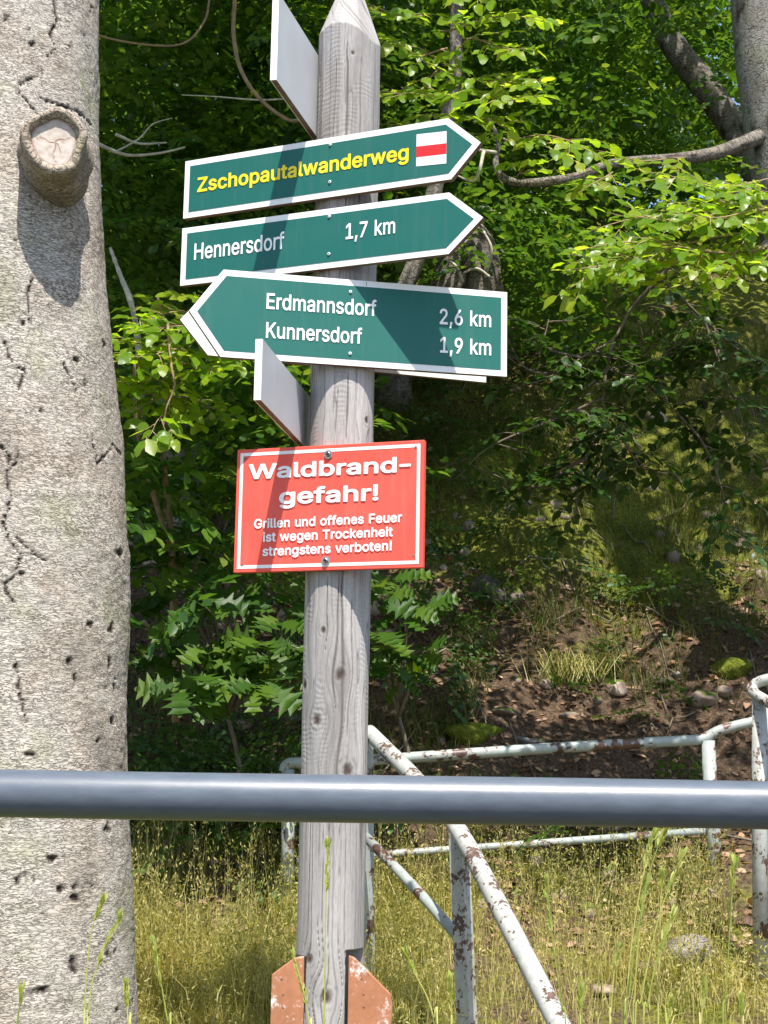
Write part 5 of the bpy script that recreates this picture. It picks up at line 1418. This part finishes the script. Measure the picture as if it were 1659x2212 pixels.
# ------------------------------------------------------------------ red-oak saplings
def oak(label, base, tips, seed, limit=150, n_=(7, 11)):
    g = np.random.default_rng(seed)
    o = thing('oak_sapling', base, label, 'sapling')
    tw, L = [], [[], [], [], []]
    trunk_top = np.mean([t for t, _ in tips], axis=0)
    fork = np.asarray(base) * 0.45 + (trunk_top + [0, 0.3, 0]) * 0.55
    tw.append((smooth_path([base, (np.asarray(base) + fork) / 2 + [0.03, 0.02, 0], fork], 12), np.linspace(0.012, 0.007, 12)))
    for tip, sc in tips:
        mid = (fork + tip) / 2 + np.array([g.normal(0, 0.03), 0.05, 0.06])
        p = smooth_path([fork, mid, tip], 12)
        tw.append((p, np.linspace(0.006, 0.002, 12)))
        d0 = unit(p[-1] - p[-3])
        for q in range(g.integers(*n_)):
            a = g.uniform(0, 2 * math.pi)
            rad_ = np.array([math.cos(a), 0.75 * math.sin(a) - 0.25, g.uniform(-0.55, 0.25)])
            x = unit(rad_ + 0.35 * d0)
            L[0].append(tip + x * 0.018 + g.normal(0, 0.012, 3))
            L[1].append(x)
            L[2].append(np.array([0, -0.95, 0.85]) + g.normal(0, 0.24, 3))
            L[3].append(sc * g.uniform(0.62, 1.1))
    tubes('stem', tw, M['twig'], o, 6)
    leaf_objects(o, tuple(np.array(a) for a in L), M['leaf_oak'], 'oak', limit)
    return o
tips = [(P(x, y, Y), s_) for x, y, Y, s_ in ((430, 1262, 5.0, .125), (315, 1352, 4.9, .12), (445, 1312, 4.85, .13), (601, 1345, 5.0, .12), (560, 1394, 4.85, .13), (443, 1410, 4.8, .13), (405, 1478, 4.75, .13), (560, 1485, 4.75, .13), (616, 1462, 4.9, .12), (480, 1495, 4.75, .12),
                                             (380, 1285, 5.1, .11), (520, 1290, 5.1, .12), (640, 1400, 4.9, .11), (640, 1290, 5.1, .11), (350, 1420, 5.0, .11), (300, 1300, 5.1, .10), (500, 1440, 4.9, .12), (590, 1425, 4.9, .12), (300, 1140, 5.2, .11), (380, 1160, 5.2, .11), (480, 1190, 5.2, .11), (340, 1210, 5.2, .11))]
oak('lobed oak sapling with mid-green leaves left of the post below the red sign', P(500, 1780, 5.2), tips, 3, 260)
tips = [(P(x, y, Y), s_) for x, y, Y, s_ in ((827, 1290, 5.0, .12), (816, 1375, 4.95, .12), (866, 1337, 5.0, .11), (890, 1410, 5.05, .10), (905, 1310, 5.1, .10), (840, 1440, 5.0, .10), (840, 1255, 5.1, .10), (870, 1465, 5.1, .09))]
oak('darker oak sapling right of the post below the red sign', P(870, 1760, 5.3), tips, 4, 120)

# ------------------------------------------------------------------ vines and dead wood
v = thing('climbing_vine', P(505, 300, 5.6), 'pale leafless vine hanging at the upper left behind the post', 'vine')
tubes('vine_stem', [(smooth_path([P(515, -120, 5.3), P(506, 20, 5.3), P(505, 80, 5.25), P(520, 150, 5.2), P(560, 212, 5.2), P(620, 258, 5.2), P(660, 262, 5.2), P(720, 300, 5.25)], 50), np.linspace(0.008, 0.006, 50))], M['twig_tan'], v, 8)
v = thing('climbing_vine', P(330, 100, 5.3), 'thin looping vine between the left trunk and the post top', 'vine')
tubes('vine_stem', [(smooth_path([P(180, 50, 5.2), P(225, 80, 5.2), P(330, 98, 5.2), P(400, 92, 5.2), P(440, 48, 5.25), P(452, 0, 5.3), P(460, -100, 5.3)], 40), np.full(40, 0.0042))], M['twig_tan'], v, 6)
v = thing('dead_sapling', P(290, 700, 5.4), 'broken whitish dead stem beside the left trunk', 'dead wood')
tubes('dead_stem', [(smooth_path([P(238, 535, 5.2), P(250, 568, 5.2), P(262, 600, 5.2), P(284, 658, 5.2), P(300, 760, 5.3), P(310, 1000, 5.4)], 30), np.linspace(0.006, 0.012, 30) * (0.8 + 0.4 * np.random.default_rng(2).random(30)))], M['dead_wood'], v, 8)
v = thing('dead_branch', P(225, 330, 5.2), 'bare grey forked branch reaching right from behind the left trunk', 'branch')
tubes('dead_limb', [(smooth_path([P(190, 300, 5.0), P(250, 328, 5.05), P(290, 336, 5.1), P(350, 330, 5.1), P(400, 318, 5.1)], 24), np.linspace(0.008, 0.003, 24)),
                    (smooth_path([P(250, 290, 5.0), P(300, 310, 5.05), P(360, 308, 5.1)], 16), np.linspace(0.006, 0.003, 16)),
                    (smooth_path([P(392, 205, 5.2), P(470, 209, 5.2), P(560, 216, 5.2), P(640, 212, 5.2)], 12), np.linspace(0.002, 0.004, 12)), (smooth_path([P(250, 328, 5.05), P(300, 300, 5.1), P(330, 268, 5.1), P(372, 255, 5.12)], 14), np.linspace(0.004, 0.0015, 14))], M['dead_wood'], v, 7)
# upturned root plate behind the arrow tips
st = thing('tree_stump', P(1000, 640, 5.7), 'dark rotten stump with pale roots behind the lower arrow tips', 'stump')
bark_tube('stump_body', [P(1010, 470, 5.75), P(1015, 520, 5.75), P(1010, 580, 5.75), P(1000, 660, 5.8)], [0.03, 0.085, 0.12, 0.15], M['bark_dark'], st, 30, 30, 0.12)
tubes('root', [(smooth_path([P(1045, 500, 5.6), P(1062, 540, 5.6), P(1050, 590, 5.65)], 12), np.linspace(0.004, 0.008, 12)), (smooth_path([P(960, 560, 5.6), P(985, 575, 5.6), P(1000, 610, 5.62)], 12), np.linspace(0.004, 0.007, 12)),
               (smooth_path([P(1000, 590, 5.6), P(1030, 580, 5.6), P(1060, 600, 5.6)], 12), np.linspace(0.004, 0.006, 12))], M['dead_wood'], st, 6)
# ------------------------------------------------------------------ rocks
def rock(px, py, rpx, label, seed, sq=(1.2, 1.0, 0.8), y0=3.6, sink=0.45, group=None, mat='rock'):
    p = ground_hit(px, py, y0)
    r = rpx / F * p[1]
    g = np.random.default_rng(seed)
    import bmesh
    bm = bmesh.new()
    bmesh.ops.create_icosphere(bm, subdivisions=3, radius=1.0)
    V = np.array([v.co[:] for v in bm.verts])
    Fc = np.array([[q.index for q in f.verts] for f in bm.faces])
    bm.free()
    for _ in range(9):                      # flat broken facets
        n = unit(g.normal(size=3)); d = g.uniform(0.55, 0.85)
        k = V @ n - d
        V = V - np.outer(np.clip(k, 0, None) * 0.92, n)
    V = V * (1 + 0.14 * (fbm(V[:, 0] * 2 + seed, V[:, 1] * 2 + V[:, 2] * 1.7, seed, 4)[:, None] - 0.5))
    V = V * np.array(sq) * r
    a = g.uniform(0, 6.28)
    V = V @ np.array([[math.cos(a), -math.sin(a), 0], [math.sin(a), math.cos(a), 0], [0, 0, 1]]).T
    c = p + np.array([0, 0, r * sq[2] * (0.6 - sink)])
    o = mesh_np('rock', V + c, Fc, M[mat], None, False)
    return tag(o, label, 'rock', group or 'rocks on the bank')
rock(1179, 1480, 20, 'rounded pinkish rock on the bank, lit on top, left of the dry grass clump', 1)
rock(1287, 1514, 12, 'small pale stone beneath the dry grass clump on the bank', 2)
rock(1332, 1490, 30, 'angular reddish rock right of the small pale stone', 3)
rock(1440, 1476, 16, 'dark rock left of its smaller neighbour in the shaded hollow', 4, mat='rock_dark')
rock(1462, 1461, 12, 'smaller grey rock above the dark rock in the shaded hollow', 5, mat='rock_grey')
rock(1516, 1512, 30, 'broad tan rock just above the bend of the white railing', 6)
rock(1562, 1500, 22, 'tan rock touching the broad one near the railing bend', 7)
rock(1582, 1462, 38, 'rock thickly covered in bright moss near the right edge', 8, (1.3, 1, 0.8), sink=0.2, mat='rock_moss')
rock(1090, 1540, 24, 'flat reddish stone left of the bank grass, above the railing', 9, (1.4, 1, .5))
rock(1230, 1548, 20, 'flat orange-brown stone just above the level railing bar', 10, (1.4, 1, .5))
rock(1056, 1275, 52, 'big dark boulder in the bank right of the red sign', 11, (1.2, 1, 0.9), sink=0.75, mat='rock_dark')
rock(1022, 1588, 46, 'low mossy hummock stone above the left part of the railing', 12, (1.6, 1, .6), sink=0.6, mat='rock_moss')
rock(1130, 1600, 22, 'grey slab lying right of the mossy hummock', 13, (1.7, 1, .4), mat='rock_grey')
rock(1492, 2088, 52, 'grey lump of stone in the grass at the lower right', 14, (1.4, 1, .8), sink=-0.1, mat='rock_grey')
rock(1395, 2118, 34, 'half-buried tan stone beside the tall stalks at the lower right', 15, (1.5, 1, .7), sink=-0.2)
rock(1300, 2152, 24, 'small half-buried stone right of the handrail foot', 16, (1.4, 1, .6), sink=-0.3)
rock(1600, 1180, 26, 'pinkish stone high on the bank at the right edge', 17, (1.4, 1, .6))
rock(1330, 1300, 20, 'brown stone in the sunny earth slip on the bank', 18, (1.5, 1, .5))
rock(1420, 905, 30, 'pale lichen-grey stone in the upper mossy slope', 19, (1.0, 1, 1.1))

# ------------------------------------------------------------------ grass, herbs, litter
def blades(name, base, h, lean, width, mat, label, seed, tint=None):
    g = np.random.default_rng(seed)
    n = len(base)
    a = g.uniform(0, 2 * math.pi, n)
    d = np.stack([np.cos(a), np.sin(a), np.zeros(n)], -1)
    b = g.uniform(0, 2 * math.pi, n)
    s = np.stack([np.cos(b), np.sin(b), np.zeros(n)], -1) * width[:, None] * 0.5
    up = np.array([0, 0, 1.0])
    mid = base + up * (h * 0.55)[:, None] + d * (lean * h * 0.25)[:, None]
    tip = base + up * (h * (1 - 0.35 * lean))[:, None] + d * (lean * h * 0.9)[:, None]
    V = np.stack([base - s, base + s, mid - s * 0.8, mid + s * 0.8, tip], 1)
    T = np.array([(0, 1, 3), (0, 3, 2), (2, 3, 4)])
    T = (T[None] + (np.arange(n) * 5)[:, None, None]).reshape(-1, 3)
    tint = g.random(n) * 0.98 if tint is None else tint
    o = mesh_np(name, V.reshape(-1, 3), T, mat, None, False, {'tint': np.repeat(np.clip(tint, 0, 0.98), 5)})
    return tag(o, label, 'grass', kind='stuff')

g = np.random.default_rng(77)
n = 130000
x = g.uniform(-1.5, 1.9, n); y = 2.5 + 2.9 * g.random(n) ** 0.85
dens = fbm(x * 2.2, y * 2.2, 3, 4)
bare = np.exp(-((x - 0.95) / 0.5) ** 2 - ((y - 4.15) / 0.35) ** 2)
keep = (g.random(n) < np.clip((dens - 0.36) * 5.5, 0.05, 1) * np.clip((np.where(x > 0.3, 4.85, 5.4) + 0.5 * (dens - 0.5) - y) / 0.4, 0.04, 1) * (1 - 0.85 * bare))
x, y = x[keep], y[keep]
n = len(x)
patch = fbm(x * 1.8 + 9, y * 1.8, 8, 3)
hh = g.uniform(0.04, 0.11, n) * (0.7 + 0.9 * patch) * np.where(g.random(n) < 0.06, 1.9, 1)
tint = np.clip(0.55 + 2.2 * (patch - 0.5) + g.normal(0, 0.24, n), 0.01, 0.97)
blades('grass', np.stack([x, y, ground_z(x, y) - 0.006], -1), hh, g.uniform(0.2, 1.0, n), g.uniform(0.002, 0.0042, n), M['grass'],
       'short yellowing grass around the foot of the post and railings', 5, tint)

# curly fine heads among the grass: tiny florets give the meadow its fuzzy look
n = 60000
x = g.uniform(-1.4, 1.7, n); y = 3.3 + 2.1 * g.random(n)
k = fbm(x * 2.2, y * 2.2, 3, 4) > 0.47
x, y = x[k], y[k]; n = len(x)
pos = np.stack([x, y, ground_z(x, y) + g.uniform(0.03, 0.16, n)], -1)
X = np.stack([g.normal(0, 1, n), g.normal(0, 1, n), g.normal(0.2, 0.6, n)], -1)
o = leaf_mass('grass_florets', (pos, X, g.normal(0, 1, (n, 3)) + [0, 0, .6], g.uniform(0.008, 0.019, n)), (diamond_template()[0] * np.array([1, 0.5, 1]), diamond_template()[1]), M['grass'], None, 9, np.clip(g.normal(0.6, 0.25, n), 0, 0.97))
tag(o, 'fine yellow florets scattered over the grass below the rail', 'grass', kind='stuff')

# tall straw culms with feathery tops
nc = 2600
x = g.uniform(-1.3, 1.7, nc); y = 3.5 + 1.6 * g.random(nc)
k = (fbm(x * 2.6 + 4, y * 2.6, 93, 3) > 0.5)
x, y = x[k], y[k]; nc = len(x)
base = np.stack([x, y, ground_z(x, y)], -1)
hc = g.uniform(0.14, 0.34, nc)
az = g.uniform(0, 6.28, nc); ln = g.uniform(0.05, 0.4, nc)
tip = base + np.stack([np.cos(az) * ln * hc, np.sin(az) * ln * hc, hc], -1)
sv = np.stack([np.ones(nc), np.zeros(nc), np.zeros(nc)], -1) * 0.0008
Vc = np.stack([base - sv, base + sv, tip], 1).reshape(-1, 3)
o = mesh_np('grass_culms', Vc, np.arange(nc * 3).reshape(-1, 3), M['grass'], None, False, {'tint': np.repeat(g.uniform(0.55, 0.97, nc), 3)})
tag(o, 'thin straw culms standing above the short grass', 'grass', kind='stuff')
m = 13
f = g.uniform(0.62, 1.0, (nc, m, 1))
pos = (base[:, None] + (tip - base)[:, None] * f + g.normal(0, 0.006, (nc, m, 3))).reshape(-1, 3)
X = (unit(tip - base)[:, None] + g.normal(0, 0.45, (nc, m, 3))).reshape(-1, 3)
o = leaf_mass('grass_plumes', (pos, X, g.normal(0, 1, (nc * m, 3)), g.uniform(0.007, 0.016, nc * m)), (diamond_template()[0] * np.array([1, 0.5, 1]), diamond_template()[1]), M['grass'], None, 12, np.repeat(g.uniform(0.45, 0.97, nc), m))
tag(o, 'feathery straw-coloured plumes of the tall grass', 'grass', kind='stuff')

# tufts on the bank
bx_, hx, tx = [], [], []
for q in range(1500):
    x0, y0 = g.uniform(-1.6, 2.6), g.uniform(4.9, 9.4)
    w = fbm(x0 * 1.4 + 3, y0 * 1.4, 13, 3)
    if (w < 0.52 and y0 < 6.9) or w < 0.36:
        continue
    m = g.integers(14, 46)
    xx = x0 + g.normal(0, 0.045, m); yy = y0 + g.normal(0, 0.045, m)
    bx_.append(np.stack([xx, yy, ground_z(xx, yy) - 0.005], -1))
    hx.append(g.uniform(0.06, 0.20, m)); tx.append(np.clip(g.normal(w, 0.2, m), 0.02, 0.97))
bx_, hx, tx = np.concatenate(bx_), np.concatenate(hx), np.concatenate(tx)
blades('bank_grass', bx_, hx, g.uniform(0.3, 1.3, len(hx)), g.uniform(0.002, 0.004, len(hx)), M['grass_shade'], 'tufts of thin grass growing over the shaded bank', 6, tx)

# straw-coloured dry clump hanging over the stones
c0 = ground_hit(1235, 1480)
n = 260
b0 = c0 + np.stack([g.normal(0, 0.07, n), g.normal(0, 0.04, n), g.uniform(0, 0.05, n)], -1)
dc = blades('dry_grass_clump', b0, g.uniform(0.08, 0.2, n), g.uniform(0.8, 1.8, n), g.uniform(0.002, 0.004, n), M['grass'], 'straw-coloured clump of dry grass hanging over the stones on the bank', 16, g.uniform(0.8, 0.97, n))

# dry leaves
n = 20000
x = g.uniform(-1.8, 2.8, n); y = 4.6 + 4.6 * g.random(n)
k = fbm(x * 1.7, y * 1.7 + 5, 29, 3) > np.where(y < 6.8, 0.36, 0.5)
x, y = x[k], y[k]; n = len(x)
pos = np.stack([x, y, ground_z(x, y) + 0.006], -1)
X = np.stack([g.normal(0, 1, n), g.normal(0, 1, n), g.normal(0, 0.35, n)], -1)
o = leaf_mass('leaf_litter', (pos, X, np.stack([g.normal(0, .5, n), g.normal(-.5, .5, n), np.ones(n)], -1), g.uniform(0.018, 0.048, n)), small_template(), M['litter'], None, 19)
tag(o, 'dry brown leaves strewn over the bank', 'leaf litter', kind='stuff')

# low green herbs and bilberry-like cover on the bank
cs = []
for q in range(420):
    x0, y0 = g.uniform(-1.6, 2.6), g.uniform(5.0, 9.0)
    if fbm(x0 * 1.1 + 13, y0 * 1.1, 53, 3) < 0.47:
        continue
    cs.append(np.array([x0, y0, float(ground_z(x0, y0)) + g.uniform(0.03, 0.12)]))
lv = cloud(np.array(cs), g, 0.42, 0.5)
o = leaf_mass('ground_herbs', lv, small_template(), M['herb'], None, 23)
tag(o, 'low leafy herbs covering parts of the bank', 'ground cover', kind='stuff')
# ivy-like dark cover in the hollow left of the post
cs = px_cloud(70, (270, 660), (1520, 1800), (5.1, 5.9), g, 0.02)
cs[:, 2] = ground_z(cs[:, 0], cs[:, 1]) + g.uniform(0.03, 0.2, len(cs))
o = leaf_mass('hollow_herbs', cloud(cs, g, 0.45, 0.5), small_template(), M['herb'], None, 24)
tag(o, 'dark leafy cover in the hollow left of the post', 'ground cover', kind='stuff')
# fallen twigs
tw = []
for q in range(170):
    x0, y0, a = g.uniform(-1.4, 2.3), g.uniform(5.0, 8.5), g.uniform(0, 3.14)
    L = g.uniform(0.1, 0.45)
    t = np.linspace(-0.5, 0.5, 6)
    xx, yy = x0 + t * L * math.cos(a), y0 + t * L * math.sin(a) + 0.02 * g.normal(size=6)
    tw.append((np.stack([xx, yy, ground_z(xx, yy) + 0.012 + 0.02 * g.random()], -1), g.uniform(0.0015, 0.0048)))
o = tubes('fallen_twigs', tw, M['branch'], None, 5)
tag(o, 'thin dead twigs lying about the bank', 'twigs', kind='stuff')

# small angular stones
n = 420
x = g.uniform(-1.2, 2.4, n); y = 4.9 + 2.6 * g.random(n)
k = fbm(x * 1.5 + 2, y * 1.5, 83, 3) > 0.45
x, y = x[k], y[k]; n = len(x)
ph = (1 + 5 ** 0.5) / 2
ico = unit(np.array([(-1, ph, 0), (1, ph, 0), (-1, -ph, 0), (1, -ph, 0), (0, -1, ph), (0, 1, ph), (0, -1, -ph), (0, 1, -ph), (ph, 0, -1), (ph, 0, 1), (-ph, 0, -1), (-ph, 0, 1)]))
icf = np.array([(0, 11, 5), (0, 5, 1), (0, 1, 7), (0, 7, 10), (0, 10, 11), (1, 5, 9), (5, 11, 4), (11, 10, 2), (10, 7, 6), (7, 1, 8), (3, 9, 4), (3, 4, 2), (3, 2, 6), (3, 6, 8), (3, 8, 9), (4, 9, 5), (2, 4, 11), (6, 2, 10), (8, 6, 7), (9, 8, 1)])
Vs = ico[None] * (1 + 0.55 * (g.random((n, 12, 1)) - 0.5)) * (g.uniform(0.6, 1.4, (n, 1, 3)) * g.uniform(0.008, 0.042, (n, 1, 1))) + np.stack([x, y, ground_z(x, y)], -1)[:, None]
o = mesh_np('scree', Vs.reshape(-1, 3), (icf[None] + (np.arange(n) * 12)[:, None, None]).reshape(-1, 3), M['rock'], None, False)
tag(o, 'small angular stones scattered over the earth of the bank', 'stones', kind='stuff')

# ------------------------------------------------------------------ tall grass stalks, each a thing
def stalk(pts, Y, label, head=0.3, spread=0.010, seed=0, lush=1.0):
    g = np.random.default_rng(seed)
    p = smooth_path([P(x, y, Y) for x, y in pts], 30)
    gz = float(ground_z(p[0][0], p[0][1]))
    if p[0][2] > gz:
        p = smooth_path(np.vstack([[p[0][0] + (p[0][0] - p[8][0]) * 0.15, p[0][1], gz - 0.01], p[::4], p[-1:]]), 36)
    o = thing('grass_stalk', p[0], label, 'grass stalk', 'tall grass stalks')
    tubes('stem', [(p, np.linspace(0.0018, 0.0008, len(p)))], M['stalk'], o, 6)
    k = int(len(p) * (1 - head))
    hp = p[k:]
    pos, X, N, S = [], [], [], []
    m = int(26 * lush)
    for q in range(m):
        t = q / m * (len(hp) - 1)
        i = int(t)
        c = hp[i] + (hp[min(i + 1, len(hp) - 1)] - hp[i]) * (t - i)
        d = unit(hp[min(i + 1, len(hp) - 1)] - hp[max(i - 1, 0)])
        a = g.uniform(0, 6.28)
        s = np.array([math.cos(a), math.sin(a), 0])
        pos.append(c); X.append(d + s * g.uniform(0.15, 0.5)); N.append(s + g.normal(0, .3, 3)); S.append(g.uniform(0.7, 1.2) * spread * 2.2)
    V0, T0 = small_template()
    V0 = V0 * np.array([1, 0.55, 1])
    h = leaf_mass('seed_head', (np.array(pos), np.array(X), np.array(N), np.array(S)), (V0, T0), M['stalk'], o, seed)
    del h['kind']
    return o
stalk([(1353, 2230), (1370, 2050), (1405, 1880), (1436, 1792)], 3.0, 'tallest grass stalk at the lower right, its head just under the grey rail', .25, .011, 1)
stalk([(1350, 2230), (1362, 2060), (1385, 1910), (1411, 1808)], 3.02, 'grass stalk immediately left of the tallest one, nearly as high', .3, .011, 2)
stalk([(1372, 2230), (1400, 2080), (1430, 1960), (1473, 1851)], 3.0, 'grass stalk leaning far right in the lower right cluster', .3, .010, 3)
stalk([(1368, 2230), (1375, 2080), (1385, 1985), (1395, 1912)], 3.05, 'middle-height green stalk in the lower right cluster, left of the leaning ones', .35, .011, 4)
stalk([(1390, 2230), (1410, 2110), (1430, 2040), (1454, 1980)], 2.98, 'short stalk leaning right at the base of the lower right cluster', .5, .010, 5)
stalk([(1422, 2230), (1424, 2080), (1427, 1960), (1430, 1890)], 3.05, 'straight slim stalk rising through the lower right cluster', .25, .008, 6)
stalk([(1562, 2230), (1572, 2080), (1580, 1950), (1586, 1868)], 3.0, 'lone stalk with a pale head beside the right-hand railing post', .3, .011, 7)
stalk([(1222, 2230), (1206, 2120), (1190, 2000), (1181, 1900)], 3.1, 'grass stalk crossing the white handrail near its foot', .4, .009, 8)
stalk([(945, 2230), (925, 2160), (900, 2110), (877, 2062)], 3.0, 'bent stalk with a pale tip right of the right orange board', .35, .009, 9)
stalk([(1318, 2230), (1322, 2150), (1328, 2090), (1336, 2050)], 3.05, 'short stalk with a yellow tip left of the lower right cluster', .4, .008, 10)
stalk([(188, 2240), (196, 2140), (220, 2060), (256, 1982)], 3.0, 'long-headed stalk standing in front of the left trunk, leaning right', .45, .010, 11)
stalk([(180, 2240), (186, 2120), (198, 2010), (220, 1948)], 3.02, 'thin upright stalk in front of the left trunk, higher than its neighbour', .3, .009, 12)
stalk([(36, 2240), (40, 2190), (44, 2160), (47, 2138)], 3.0, 'tiny stalk at the lower left corner before the trunk', .5, .008, 13)
stalk([(280, 2240), (276, 2200), (274, 2160), (273, 2128)], 3.0, 'short stalk at the right foot of the left trunk', .5, .009, 14)
stalk([(368, 2240), (356, 2170), (344, 2100), (333, 2038)], 3.05, 'pale green blade-like stalk in the sunny grass right of the trunk', .5, .009, 15)
stalk([(700, 2260), (702, 2100), (704, 1950), (707, 1828)], 3.05, 'grass head standing before the middle of the post just under the rail', .32, .009, 16)
stalk([(672, 2250), (664, 2180), (650, 2120), (634, 2062)], 3.05, 'stalk leaning left across the left orange board', .6, .008, 17)
stalk([(975, 2240), (975, 2190), (974, 2150), (973, 2122)], 3.1, 'small pale stalk between the right orange board and the iron railing post', .5, .010, 18)
stalk([(1254, 2240), (1253, 2200), (1254, 2170), (1255, 2140)], 3.1, 'small stalk just right of the handrail foot at the bottom edge', .5, .010, 19)
stalk([(1440, 2240), (1443, 2210), (1446, 2190), (1449, 2165)], 3.0, 'low stalk at the bottom edge under the leaning cluster', .5, .009, 20)
stalk([(1512, 2240), (1515, 2200), (1518, 2165), (1522, 2132)], 3.0, 'low stalk at the bottom edge under the grey lump of stone', .5, .010, 21)
stalk([(1606, 2240), (1604, 2210), (1602, 2190), (1600, 2162)], 3.0, 'low stalk near the bottom right corner', .5, .010, 22)
